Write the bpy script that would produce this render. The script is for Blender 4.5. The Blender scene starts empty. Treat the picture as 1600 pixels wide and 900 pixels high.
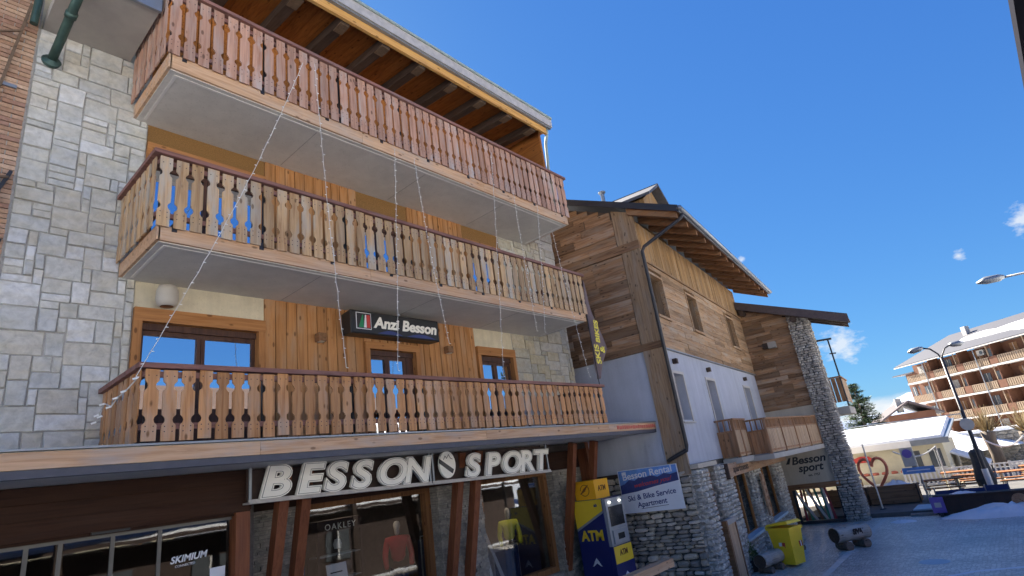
import bpy, bmesh, math, random
from mathutils import Vector, Matrix
R = math.radians
rng = random.Random(7)
SC = bpy.context.scene
COL = SC.collection

# ------------------------------------------------------------------ camera
cam_d = bpy.data.cameras.new('camera')
cam = bpy.data.objects.new('camera', cam_d)
COL.objects.link(cam)
cam_d.sensor_width = 36.0
cam_d.lens = 36.0 * 880 / 1600
cam_d.clip_start = 0.05
cam_d.clip_end = 20000
right = Vector((0.66302949, -0.73611083, -0.13613504))
down = Vector((0.15208089, 0.31051427, -0.93832419))
fwd = Vector((0.73298247, 0.60143307, 0.3178285))
cm = Matrix((( right.x, -down.x, -fwd.x, 0.0),
             ( right.y, -down.y, -fwd.y, 0.0),
             ( right.z, -down.z, -fwd.z, 2.8),
             (0, 0, 0, 1)))
cam.matrix_world = cm
SC.camera = cam

# ------------------------------------------------------------------ sky, sun, exposure
SUN_EL, SUN_AZ = 40.0, 28.0            # azimuth from +Y towards +X
world = bpy.data.worlds.new('World')
SC.world = world
world.use_nodes = True
wn, wl = world.node_tree.nodes, world.node_tree.links
wn.clear()
wo = wn.new('ShaderNodeOutputWorld')
bg = wn.new('ShaderNodeBackground')
sky = wn.new('ShaderNodeTexSky')
sky.sky_type = 'NISHITA'
sky.sun_disc = False
sky.sun_elevation = R(SUN_EL)
sky.sun_rotation = R(SUN_AZ)
sky.altitude = 600
sky.air_density = 1.0
sky.dust_density = 0.2
sky.ozone_density = 1.6
bg.inputs[1].default_value = 0.062
# clouds: a low bank over the horizon and a few thin wisps
tc = wn.new('ShaderNodeTexCoord')
sep = wn.new('ShaderNodeSeparateXYZ'); wl.new(tc.outputs['Generated'], sep.inputs[0])
mp = wn.new('ShaderNodeMapping'); mp.inputs['Scale'].default_value = (7, 7, 16)
wl.new(tc.outputs['Generated'], mp.inputs[0])
cn = wn.new('ShaderNodeTexNoise'); cn.inputs['Scale'].default_value = 1.0; cn.inputs['Detail'].default_value = 8
wl.new(mp.outputs[0], cn.inputs['Vector'])
def wmath(op, a, b=None, c=None, clamp=False):
    m = wn.new('ShaderNodeMath'); m.operation = op; m.use_clamp = clamp
    for i, v in enumerate((a, b, c)):
        if v is None: continue
        if isinstance(v, (int, float)): m.inputs[i].default_value = v
        else: wl.new(v, m.inputs[i])
    return m.outputs[0]
# bank: strongest at the horizon, gone at about 8 degrees
lowz = wmath('MULTIPLY_ADD', sep.outputs[2], -14.0, 1.0, True)
bank = wmath('MULTIPLY_ADD', wmath('MULTIPLY_ADD', cn.outputs[0], 1.2, lowz), 5.0, -5.1, True)
mp2 = wn.new('ShaderNodeMapping'); mp2.inputs['Scale'].default_value = (30, 34, 60); mp2.inputs['Location'].default_value = (3.1, 1.7, 0.4)
wl.new(tc.outputs['Generated'], mp2.inputs[0])
cn2 = wn.new('ShaderNodeTexNoise'); cn2.inputs['Scale'].default_value = 1.3; cn2.inputs['Detail'].default_value = 10; cn2.inputs['Roughness'].default_value = 0.62
wl.new(mp2.outputs[0], cn2.inputs['Vector'])
def wisp(d, rad):
    dn = wn.new('ShaderNodeVectorMath'); dn.operation = 'DISTANCE'
    wl.new(tc.outputs['Generated'], dn.inputs[0]); dn.inputs[1].default_value = Vector(d).normalized()
    f = wmath('MULTIPLY_ADD', dn.outputs['Value'], -1.0 / rad, 1.0, True)
    return wmath('MULTIPLY', wmath('MULTIPLY_ADD', cn2.outputs[0], 2.6, wmath('MULTIPLY_ADD', f, 1.5, -1.95)), 1.3, None, True)
w = wmath('MAXIMUM', wisp((0.97, -0.075, 0.228), 0.034), wisp((0.985, 0.178, 0.125), 0.050))
w = wmath('MAXIMUM', w, wisp((0.978, 0.0, 0.207), 0.014))
w = wmath('MAXIMUM', w, wisp((0.94, 0.27, 0.292), 0.012))
cl = wmath('MAXIMUM', bank, wmath('MULTIPLY', w, 0.75))
# camera-like grade of the sky colour, the same everywhere on the dome
sepc = wn.new('ShaderNodeSeparateColor'); wl.new(sky.outputs[0], sepc.inputs[0])
cmb = wn.new('ShaderNodeCombineColor')
for i, (k_, p_) in enumerate(((.2014, .806), (.514, .68), (1.50, .388))):
    wl.new(wmath('MULTIPLY', wmath('POWER', sepc.outputs[i], p_), k_), cmb.inputs[i])
mixc = wn.new('ShaderNodeMix'); mixc.data_type = 'RGBA'
wl.new(cl, mixc.inputs[0]); wl.new(cmb.outputs[0], mixc.inputs[6])
mixc.inputs[7].default_value = (3.2, 3.35, 3.5, 1)
wl.new(mixc.outputs[2], bg.inputs[0])
wl.new(bg.outputs[0], wo.inputs[0])

sun_d = bpy.data.lights.new('sun', 'SUN')
sun_d.energy = 5.0
sun_d.angle = R(0.5)
sun_d.color = (1.0, 0.93, 0.82)
sun = bpy.data.objects.new('sun', sun_d)
COL.objects.link(sun)
sv = Vector((math.sin(R(SUN_AZ)) * math.cos(R(SUN_EL)), math.cos(R(SUN_AZ)) * math.cos(R(SUN_EL)), math.sin(R(SUN_EL))))
sun.rotation_euler = sv.to_track_quat('Z', 'Y').to_euler()
sun.location = sv * 60

SC.view_settings.view_transform = 'Standard'
SC.view_settings.look = 'None'
SC.view_settings.exposure = 2.2
SC.view_settings.gamma = 1.0
SC.render.engine = 'CYCLES'
SC.cycles.max_bounces = 8
SC.cycles.diffuse_bounces = 5
SC.cycles.use_denoising = True
SC.cycles.caustics_reflective = False
SC.cycles.caustics_refractive = False

# ------------------------------------------------------------------ materials
MATS = {}
class NT:
    def __init__(s, name):
        s.m = bpy.data.materials.new(name); s.m.use_nodes = True
        s.n, s.l = s.m.node_tree.nodes, s.m.node_tree.links
        s.n.clear()
        s.out = s.n.new('ShaderNodeOutputMaterial')
        s.b = s.n.new('ShaderNodeBsdfPrincipled')
        s.l.new(s.b.outputs[0], s.out.inputs[0])
        s.tc = s.n.new('ShaderNodeTexCoord')
        s.oi = s.n.new('ShaderNodeObjectInfo')
        MATS[name] = s.m
    def link(s, a, b): s.l.new(a, b)
    def node(s, t, **k):
        n = s.n.new('ShaderNode' + t)
        for a, v in k.items(): setattr(n, a, v)
        return n
    def math(s, op, a, b=None, clamp=False):
        m = s.node('Math', operation=op); m.use_clamp = clamp
        for i, v in enumerate((a, b)):
            if v is None: continue
            if isinstance(v, (int, float)): m.inputs[i].default_value = v
            else: s.l.new(v, m.inputs[i])
        return m.outputs[0]
    def coords(s, scale=(1, 1, 1), rand=True):
        mp = s.node('Mapping'); mp.inputs['Scale'].default_value = scale
        if rand:
            va = s.node('VectorMath', operation='MULTIPLY_ADD')
            cx = s.node('CombineXYZ')
            s.l.new(s.oi.outputs['Random'], cx.inputs[0]); s.l.new(s.oi.outputs['Random'], cx.inputs[1]); s.l.new(s.oi.outputs['Random'], cx.inputs[2])
            s.l.new(cx.outputs[0], va.inputs[0]); va.inputs[1].default_value = (31.7, 17.3, 23.9)
            s.l.new(s.tc.outputs['Object'], va.inputs[2])
            s.l.new(va.outputs[0], mp.inputs[0])
        else:
            s.l.new(s.tc.outputs['Object'], mp.inputs[0])
        return mp.outputs[0]
    def noise(s, vec, scale, detail=4, rough=.55, dist=0):
        n = s.node('TexNoise'); n.inputs['Scale'].default_value = scale; n.inputs['Detail'].default_value = detail
        n.inputs['Roughness'].default_value = rough; n.inputs['Distortion'].default_value = dist
        s.l.new(vec, n.inputs['Vector']); return n.outputs[0]
    def ramp(s, fac, stops):
        r = s.node('ValToRGB'); e = r.color_ramp.elements
        while len(e) < len(stops): e.new(0.5)
        for x, (p, c) in zip(e, stops):
            x.position = p; x.color = (*c, 1)
        s.l.new(fac, r.inputs[0]); return r.outputs[0]
    def mix(s, fac, a, b, mode='MIX'):
        m = s.node('Mix', data_type='RGBA', blend_type=mode)
        for i, v in ((0, fac), (6, a), (7, b)):
            if isinstance(v, (int, float)): m.inputs[i].default_value = v
            elif isinstance(v, tuple): m.inputs[i].default_value = (*v, 1)
            else: s.l.new(v, m.inputs[i])
        return m.outputs[2]
    def val(s, col, amt):
        h = s.node('HueSaturation')
        mr = s.node('MapRange'); s.l.new(s.oi.outputs['Random'], mr.inputs[0])
        mr.inputs[3].default_value = 1 - amt; mr.inputs[4].default_value = 1 + amt
        s.l.new(mr.outputs[0], h.inputs['Value']); s.l.new(col, h.inputs['Color']); return h.outputs[0]
    def color(s, c):
        if isinstance(c, tuple): s.b.inputs['Base Color'].default_value = (*c, 1)
        else: s.l.new(c, s.b.inputs['Base Color'])
    def bump(s, h, strength=.3, dist=.01):
        b = s.node('Bump'); b.inputs['Strength'].default_value = strength; b.inputs['Distance'].default_value = dist
        s.l.new(h, b.inputs['Height']); s.l.new(b.outputs[0], s.b.inputs['Normal'])
    def rough(s, r): s.b.inputs['Roughness'].default_value = r

def wood(name, c1, c2, axis=2, grey=0.25, greycol=(.30, .28, .25), var=.22, rough=.75, scale=1.0, knots=True):
    t = NT(name)
    sc = [20 * scale] * 3; sc[axis] = 1.1 * scale
    v = t.coords(tuple(sc))
    g = t.noise(v, 1.0, 6, .6, .8)
    col = t.ramp(g, [(.30, c2), (.55, c1), (.80, tuple(min(1, x * 1.18) for x in c1))])
    sc2 = [5.0] * 3; sc2[axis] = 1.2
    w = t.noise(t.coords(tuple(sc2)), 1.0, 4, .6)
    wf = t.math('MULTIPLY', t.math('MULTIPLY_ADD', w, 2.6), 1.0)
    mr = t.node('MapRange'); t.link(w, mr.inputs[0]); mr.inputs[1].default_value = .45; mr.inputs[2].default_value = .72; mr.inputs[4].default_value = grey
    r2 = t.math('MULTIPLY', mr.outputs[0], t.math('ADD', t.oi.outputs['Random'], .5), True)
    col = t.mix(r2, col, greycol)
    if knots:
        sk = [7.0] * 3; sk[axis] = 3.2
        vo = t.node('TexVoronoi'); vo.inputs['Scale'].default_value = 1.0
        t.link(t.coords(tuple(sk)), vo.inputs['Vector'])
        kf = t.node('MapRange'); t.link(vo.outputs['Distance'], kf.inputs[0])
        kf.inputs[1].default_value = .10; kf.inputs[2].default_value = .17; kf.inputs[3].default_value = .75; kf.inputs[4].default_value = 0
        col = t.mix(kf.outputs[0], col, tuple(x * .35 for x in c2))
    t.color(t.val(col, var)); t.rough(rough)
    t.b.inputs['Specular IOR Level'].default_value = .25
    t.bump(g, .35, .006)
    return t.m

def plain(name, c, rough=.6, metal=0, var=0.0, mott=.12, nscale=6, bump=.0, spec=.4, streak=0.0):
    t = NT(name)
    n = t.noise(t.coords(), nscale, 6, .6)
    col = t.ramp(n, [(.25, tuple(x * (1 - mott) for x in c)), (.75, tuple(min(1, x * (1 + mott)) for x in c))])
    if streak:
        sn_ = t.noise(t.coords((5, 5, .35), False), 1.0, 5, .6)
        col = t.mix(1.0, col, t.ramp(sn_, [(.35, (1 - streak,)*3), (.6, (1, 1, 1))]), 'MULTIPLY')
        sp_ = t.noise(t.coords((1, 1, 1), False), 38, 3, .5)
        col = t.mix(1.0, col, t.ramp(sp_, [(.25, (.82, .82, .8)), (.42, (1, 1, 1))]), 'MULTIPLY')
    if var: col = t.val(col, var)
    t.color(col); t.rough(rough); t.b.inputs['Metallic'].default_value = metal
    t.b.inputs['Specular IOR Level'].default_value = spec
    if bump: t.bump(t.noise(t.coords(), nscale * 8, 5), bump, .01)
    return t.m

def stone(name, cols, rough=.85, nscale=9, bump=.5, var=.1, mott=.35):
    t = NT(name)
    r = t.node('ValToRGB'); r.color_ramp.interpolation = 'CONSTANT'
    e = r.color_ramp.elements
    while len(e) < len(cols): e.new(.5)
    for i, c in enumerate(cols): e[i].position = i / len(cols); e[i].color = (*c, 1)
    t.link(t.oi.outputs['Random'], r.inputs[0])
    n = t.noise(t.coords((1, 1, 1)), nscale, 8, .65, .4)
    dk = t.ramp(n, [(.3, (1 - mott,) * 3), (.6, (1, 1, 1)), (.8, (1 + mott * .3,) * 3)])
    n2 = t.noise(t.coords((1, 1, 2.5)), 3.0, 4, .5)
    st = t.ramp(n2, [(.42, (1, 1, 1)), (.70, (.97, .92, .82))])
    col = t.mix(1.0, t.mix(1.0, r.outputs[0], dk, 'MULTIPLY'), st, 'MULTIPLY')
    t.color(t.val(col, var)); t.rough(rough); t.b.inputs['Specular IOR Level'].default_value = .3
    t.bump(n, bump, .02)
    return t.m

def stonemass(name, cols, cell=6.0, bump=.6):
    """many stones in one mesh: colour changes from stone to stone by position"""
    t = NT(name)
    vo = t.node('TexVoronoi'); vo.inputs['Scale'].default_value = cell
    t.link(t.coords((1, 1, 2.0), False), vo.inputs['Vector'])
    sp = t.node('SeparateColor'); t.link(vo.outputs['Color'], sp.inputs[0])
    col = t.ramp(sp.outputs[0], [(i / (len(cols) - 1), c) for i, c in enumerate(cols)])
    n = t.noise(t.coords((1, 1, 1), False), 14, 8, .65, .4)
    dk = t.ramp(n, [(.3, (.6, .6, .6)), (.6, (1, 1, 1)), (.8, (1.15, 1.15, 1.12))])
    t.color(t.mix(1.0, col, dk, 'MULTIPLY')); t.rough(.85); t.bump(n, bump, .02)
    t.b.inputs['Specular IOR Level'].default_value = .3
    return t.m

def emit(name, c, s):
    t = NT(name); t.b.inputs['Base Color'].default_value = (*c, 1)
    t.b.inputs['Emission Color'].default_value = (*c, 1); t.b.inputs['Emission Strength'].default_value = s
    return t.m

def glass(name, tint, refl, rough=.02):
    """clear pane: part mirror, part see-through"""
    t = NT(name); t.n.remove(t.b)
    tr = t.node('BsdfTransparent'); tr.inputs[0].default_value = (*tint, 1)
    gl = t.node('BsdfGlossy'); gl.inputs['Roughness'].default_value = rough; gl.inputs[0].default_value = (.95, .97, 1, 1)
    lw = t.node('Fresnel'); lw.inputs[0].default_value = 1.27
    f = t.math('ADD', lw.outputs[0], refl, True)
    wv = t.noise(t.coords((1, 1, 1)), 1.5, 2)
    bp = t.node('Bump'); bp.inputs['Strength'].default_value = .05; bp.inputs['Distance'].default_value = .02
    t.link(wv, bp.inputs['Height']); t.link(bp.outputs[0], gl.inputs['Normal'])
    mx = t.node('MixShader'); t.link(f, mx.inputs[0]); t.link(tr.outputs[0], mx.inputs[1]); t.link(gl.outputs[0], mx.inputs[2])
    t.link(mx.outputs[0], t.out.inputs[0])
    return t.m

wood('rail_pink', (.47, .27, .185), (.30, .155, .10), 2, .85, (.43, .37, .33), .17)
wood('rail_tan', (.54, .35, .18), (.33, .18, .085), 2, .9, (.40, .37, .31), .24)
wood('rail_honey', (.52, .265, .115), (.33, .145, .055), 2, .6, (.42, .34, .27), .17)
wood('handrail', (.25, .12, .095), (.14, .065, .05), 0, .3, (.24, .2, .19), .08, knots=False)
wood('fascia_pale', (.60, .38, .225), (.46, .25, .12), 0, .5, (.40, .36, .32), .06)
wood('clad_orange', (.43, .205, .075), (.28, .12, .038), 2, .6, (.40, .26, .155), .12)
wood('frame_orange', (.40, .18, .062), (.27, .11, .035), 2, .1, (.3, .2, .12), .08)
wood('frame_orange_x', (.42, .19, .065), (.29, .115, .037), 0, .1, (.3, .2, .12), .08)
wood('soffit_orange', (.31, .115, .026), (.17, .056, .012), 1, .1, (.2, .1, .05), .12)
wood('eave_yellow', (.55, .31, .10), (.42, .20, .055), 0, .15, (.4, .3, .2), .06)
wood('rafter_dark', (.075, .05, .038), (.04, .027, .02), 1, .2, (.12, .1, .09), .15, knots=False)
wood('window_brown', (.085, .04, .025), (.045, .02, .014), 2, .05, (.1, .08, .07), .05, .5, knots=False)
wood('post_red', (.20, .07, .03), (.12, .035, .016), 2, .1, (.16, .1, .08), .1, .55, knots=False)
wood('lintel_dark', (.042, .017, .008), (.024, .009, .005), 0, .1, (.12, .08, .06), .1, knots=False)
wood('old_board_y', (.27, .155, .082), (.11, .055, .028), 1, .65, (.26, .215, .17), .42)
wood('old_board_x', (.38, .235, .125), (.19, .105, .05), 0, .6, (.33, .29, .23), .28)
wood('old_post', (.29, .195, .115), (.15, .09, .05), 2, .6, (.26, .22, .18), .14)
wood('strip_yellow', (.34, .205, .09), (.19, .10, .04), 2, .55, (.29, .24, .18), .26)
wood('rafter_brown', (.24, .12, .055), (.14, .065, .028), 1, .3, (.3, .22, .16), .12)
wood('balcony_brown', (.34, .175, .085), (.19, .09, .04), 2, .4, (.3, .24, .19), .15)
wood('balcony_pale', (.52, .36, .22), (.36, .22, .12), 2, .4, (.4, .34, .28), .12)
wood('shop_frame', (.21, .095, .036), (.13, .055, .02), 2, .15, (.2, .13, .08), .1)
wood('sign_wood', (.36, .22, .13), (.22, .12, .065), 0, .4, (.32, .27, .22), .1)
wood('bark_log', (.42, .36, .30), (.22, .18, .15), 0, .7, (.45, .42, .38), .1)
wood('log_foot', (.20, .14, .10), (.10, .07, .05), 0, .4, (.22, .18, .15), .1)
wood('log_end', (.10, .065, .045), (.05, .03, .022), 0, .2, (.12, .09, .07), .1, knots=False)
wood('planter_wood', (.24, .145, .085), (.14, .08, .045), 1, .3, (.24, .2, .16), .12)
wood('trunk', (.20, .155, .12), (.10, .075, .055), 2, .5, (.22, .2, .17), .1, knots=False)
wood('table_orange', (.30, .125, .045), (.20, .08, .028), 0, .1, (.4, .25, .15), .1)
stone('ashlar', [(0.57, 0.573, 0.544), (0.544, 0.547, 0.522), (0.583, 0.557, 0.489), (0.524, 0.531, 0.518), (0.589, 0.589, 0.564), (0.557, 0.531, 0.467), (0.641, 0.644, 0.632), (0.55, 0.55, 0.518), (0.57, 0.557, 0.512), (0.537, 0.528, 0.48)], mott=.32, var=.05, bump=.8)
stone('ashlar_warm', [(.50, .47, .39), (.45, .43, .37), (.54, .49, .38), (.42, .405, .36), (.52, .50, .44), (.47, .42, .31)], mott=.3)
plain('mortar', (.37, .355, .325), .95, mott=.2, nscale=20, bump=.4)
plain('mortar_dark', (.11, .10, .09), .95, mott=.3, nscale=20, bump=.4)
stone('brick_red', [(.44, .27, .18), (.50, .32, .215), (.40, .24, .16), (.36, .21, .15), (.54, .37, .26)], nscale=20, mott=.25, var=.08)
stone('rubble', [(.44, .39, .32), (.54, .48, .39), (.36, .325, .285), (.58, .51, .41), (.46, .415, .36), (.28, .255, .23), (.64, .58, .50)], nscale=12, mott=.4)
stonemass('pilaster_stone', [(.27, .24, .20), (.55, .52, .46), (.37, .34, .30), (.66, .64, .58), (.43, .39, .32)], 7)
stonemass('pillar_stone', [(.25, .24, .22), (.45, .42, .37), (.33, .31, .28), (.56, .53, .48), (.29, .27, .24)], 5)
stonemass('ledge_stone', [(.20, .185, .16), (.34, .31, .26), (.25, .235, .21), (.42, .38, .31)], 6)
plain('concrete', (.40, .375, .335), .9, mott=.12, nscale=2.5, bump=.15)
plain('slab_grey', (.63, .60, .545), .85, mott=.11, nscale=1.1, bump=.12, streak=.06)
plain('slab_trim', (.74, .71, .66), .8, mott=.06)
plain('zinc', (.27, .29, .31), .45, .6, mott=.12, nscale=4)
plain('zinc_pale', (.46, .43, .40), .55, .3, mott=.2, nscale=9)
plain('roof_green', (.30, .36, .33), .6, .2, mott=.15)
plain('metal_dark', (.045, .045, .05), .45, .5, mott=.1)
plain('roof_slate', (.075, .075, .085), .6, .1, mott=.25, nscale=9)
plain('roof_brown', (.075, .055, .055), .65, 0, mott=.25, nscale=9)
plain('plaster_cream', (.62, .55, .40), .9, mott=.12, nscale=4, bump=.35, streak=.12)
plain('plaster_ochre', (.245, .13, .042), .95, mott=.4, nscale=60, bump=.8)
plain('plaster_blue', (.42, .44, .50), .9, mott=.12, nscale=.9, bump=.3, streak=.10)
plain('plaster_beige', (.50, .44, .35), .9, mott=.08, nscale=1.5, bump=.2, streak=.10)
plain('white_paint', (.78, .76, .72), .55, mott=.04)
plain('shutter_grey', (.30, .28, .255), .8, mott=.06)
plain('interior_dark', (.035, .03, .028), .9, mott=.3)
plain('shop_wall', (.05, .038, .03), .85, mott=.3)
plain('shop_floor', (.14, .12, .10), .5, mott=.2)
plain('black_sign', (.022, .023, .025), .4, mott=.1)
plain('letter_cream', (.88, .85, .76), .45, mott=.03)
plain('letter_line', (.20, .19, .17), .6, mott=.05)
plain('green_metal', (.055, .10, .085), .45, .4, mott=.25, nscale=9)
plain('rusty', (.17, .115, .075), .7, .4, mott=.3, nscale=15)
plain('atm_blue', (.012, .018, .11), .3, mott=.05)
plain('atm_yellow', (.72, .50, .03), .35, mott=.04)
plain('atm_orange', (.80, .40, .015), .35, mott=.04)
plain('atm_grey', (.26, .28, .30), .4, .2, mott=.06)
plain('screen_dark', (.02, .022, .026), .15, mott=.1)
plain('brown_print', (.16, .06, .02), .6)
plain('bin_yellow', (.90, .60, .03), .38, mott=.05, nscale=3)
plain('print_blue', (.13, .28, .62), .5, mott=.3, nscale=5)
plain('print_navy', (.035, .05, .17), .5, mott=.25, nscale=6)
plain('print_white', (.72, .73, .76), .5, mott=.03)
plain('print_black', (.03, .03, .035), .6)
plain('print_red', (.52, .05, .04), .5)
plain('print_green', (.02, .22, .09), .5)
plain('lamp_ceramic', (.46, .42, .36), .5, mott=.06)
plain('flag_cloth', (.17, .125, .125), .85, mott=.12)
plain('flag_yellow', (.78, .66, .10), .8)
plain('wire', (.62, .60, .55), .6)
plain('bulb', (.86, .86, .82), .3)
plain('cream_tile', (.60, .58, .50), .8)
plain('red_tile', (.55, .12, .08), .6, mott=.2, nscale=20)
plain('heart_red', (.52, .15, .09), .5, mott=.15)
plain('ski_green', (.05, .20, .13), .4)
plain('ski_grey', (.45, .44, .42), .4, mott=.1)
plain('ski_red', (.35, .05, .06), .4)
plain('banner_blue', (.02, .04, .16), .55, mott=.15)
plain('dark_brown', (.055, .035, .028), .75, mott=.25)
plain('canvas_dark', (.05, .055, .06), .9, mott=.3, nscale=12)
plain('poster_violet', (.18, .12, .42), .5)
plain('step_blue', (.38, .50, .58), .6)
plain('apt_wall', (.13, .055, .03), .85, mott=.12, nscale=1)
plain('apt_white', (.50, .46, .42), .8, mott=.05)
plain('apt_rail', (.24, .17, .11), .8, mott=.1)
plain('apt_window', (.09, .10, .11), .2)
plain('yellow_wall', (.66, .60, .44), .9, mott=.08)
plain('skin_doll', (.55, .48, .40), .5)
plain('jacket_yellow', (.62, .58, .02), .7, mott=.1)
plain('jacket_red', (.40, .02, .02), .7, mott=.15)
plain('trouser_navy', (.02, .028, .07), .8, mott=.15)
plain('kerb_stone', (.24, .235, .225), .85, mott=.2, nscale=8, bump=.3)
plain('matte_black', (.012, .012, .018), .95, spec=.05)
plain('door_metal', (.15, .14, .12), .5, .2, mott=.1)
plain('terrace_dark', (.11, .105, .10), .8, mott=.25, nscale=2, bump=.3)
plain('window_beige', (.46, .43, .39), .7, mott=.05)
plain('gutter_stone', (.62, .60, .56), .5, mott=.15, nscale=5, bump=.2)
plain('flashing_dark', (.085, .085, .10), .6, mott=.15)
glass('pane_sky', (.25, .27, .3), .78)
glass('pane_shop', (.82, .84, .85), .03)
glass('pane_dark', (.5, .5, .5), .05)
emit('spot', (1, .93, .8), 6.0)

def snow_mat():
    t = NT('snow')
    n = t.noise(t.coords((1, 1, 1), False), 1.4, 8, .65)
    t.color(t.ramp(n, [(.25, (.72, .74, .78)), (.6, (.86, .87, .88))])); t.rough(.7)
    t.b.inputs['Specular IOR Level'].default_value = .3
    t.bump(t.noise(t.coords((1, 1, 1), False), 5, 8, .7), .6, .08)
snow_mat()

def paving_mat():
    t = NT('paving')
    v = t.coords((1, 1, 1), False)
    vo = t.node('TexVoronoi', feature='DISTANCE_TO_EDGE'); vo.inputs['Scale'].default_value = 11.0; vo.inputs['Randomness'].default_value = .75
    vc = t.node('TexVoronoi'); vc.inputs['Scale'].default_value = 11.0; vc.inputs['Randomness'].default_value = .75
    t.link(v, vo.inputs['Vector']); t.link(v, vc.inputs['Vector'])
    sp = t.node('SeparateColor'); t.link(vc.outputs['Color'], sp.inputs[0])
    base = t.ramp(sp.outputs[0], [(0, (.52, .48, .42)), (.5, (.68, .635, .56)), (1, (.80, .75, .665))])
    big = t.noise(v, .55, 6, .6)
    base = t.mix(1.0, base, t.ramp(big, [(.3, (.66, .66, .68)), (.7, (1.15, 1.15, 1.15))]), 'MULTIPLY')
    j = t.node('MapRange'); t.link(vo.outputs['Distance'], j.inputs[0]); j.inputs[1].default_value = 0.01; j.inputs[2].default_value = .09
    t.color(t.mix(j.outputs[0], (.33, .31, .28), base)); t.rough(.36)
    fine = t.noise(v, 40, 4)
    h = t.math('ADD', j.outputs[0], t.math('MULTIPLY', fine, .35))
    t.bump(h, .7, .014)
paving_mat()

def leaf_mat(name, c1, c2):
    t = NT(name)
    n = t.noise(t.coords((1, 1, 1), False), 3.0, 3)
    t.color(t.ramp(n, [(.3, c1), (.7, c2)])); t.rough(.7)
leaf_mat('needle', (.028, .05, .02), (.075, .11, .045))
leaf_mat('leaf_green', (.08, .11, .03), (.16, .19, .06))
leaf_mat('leaf_autumn', (.26, .14, .04), (.42, .27, .09))
leaf_mat('twig', (.22, .15, .06), (.36, .27, .13))

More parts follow.
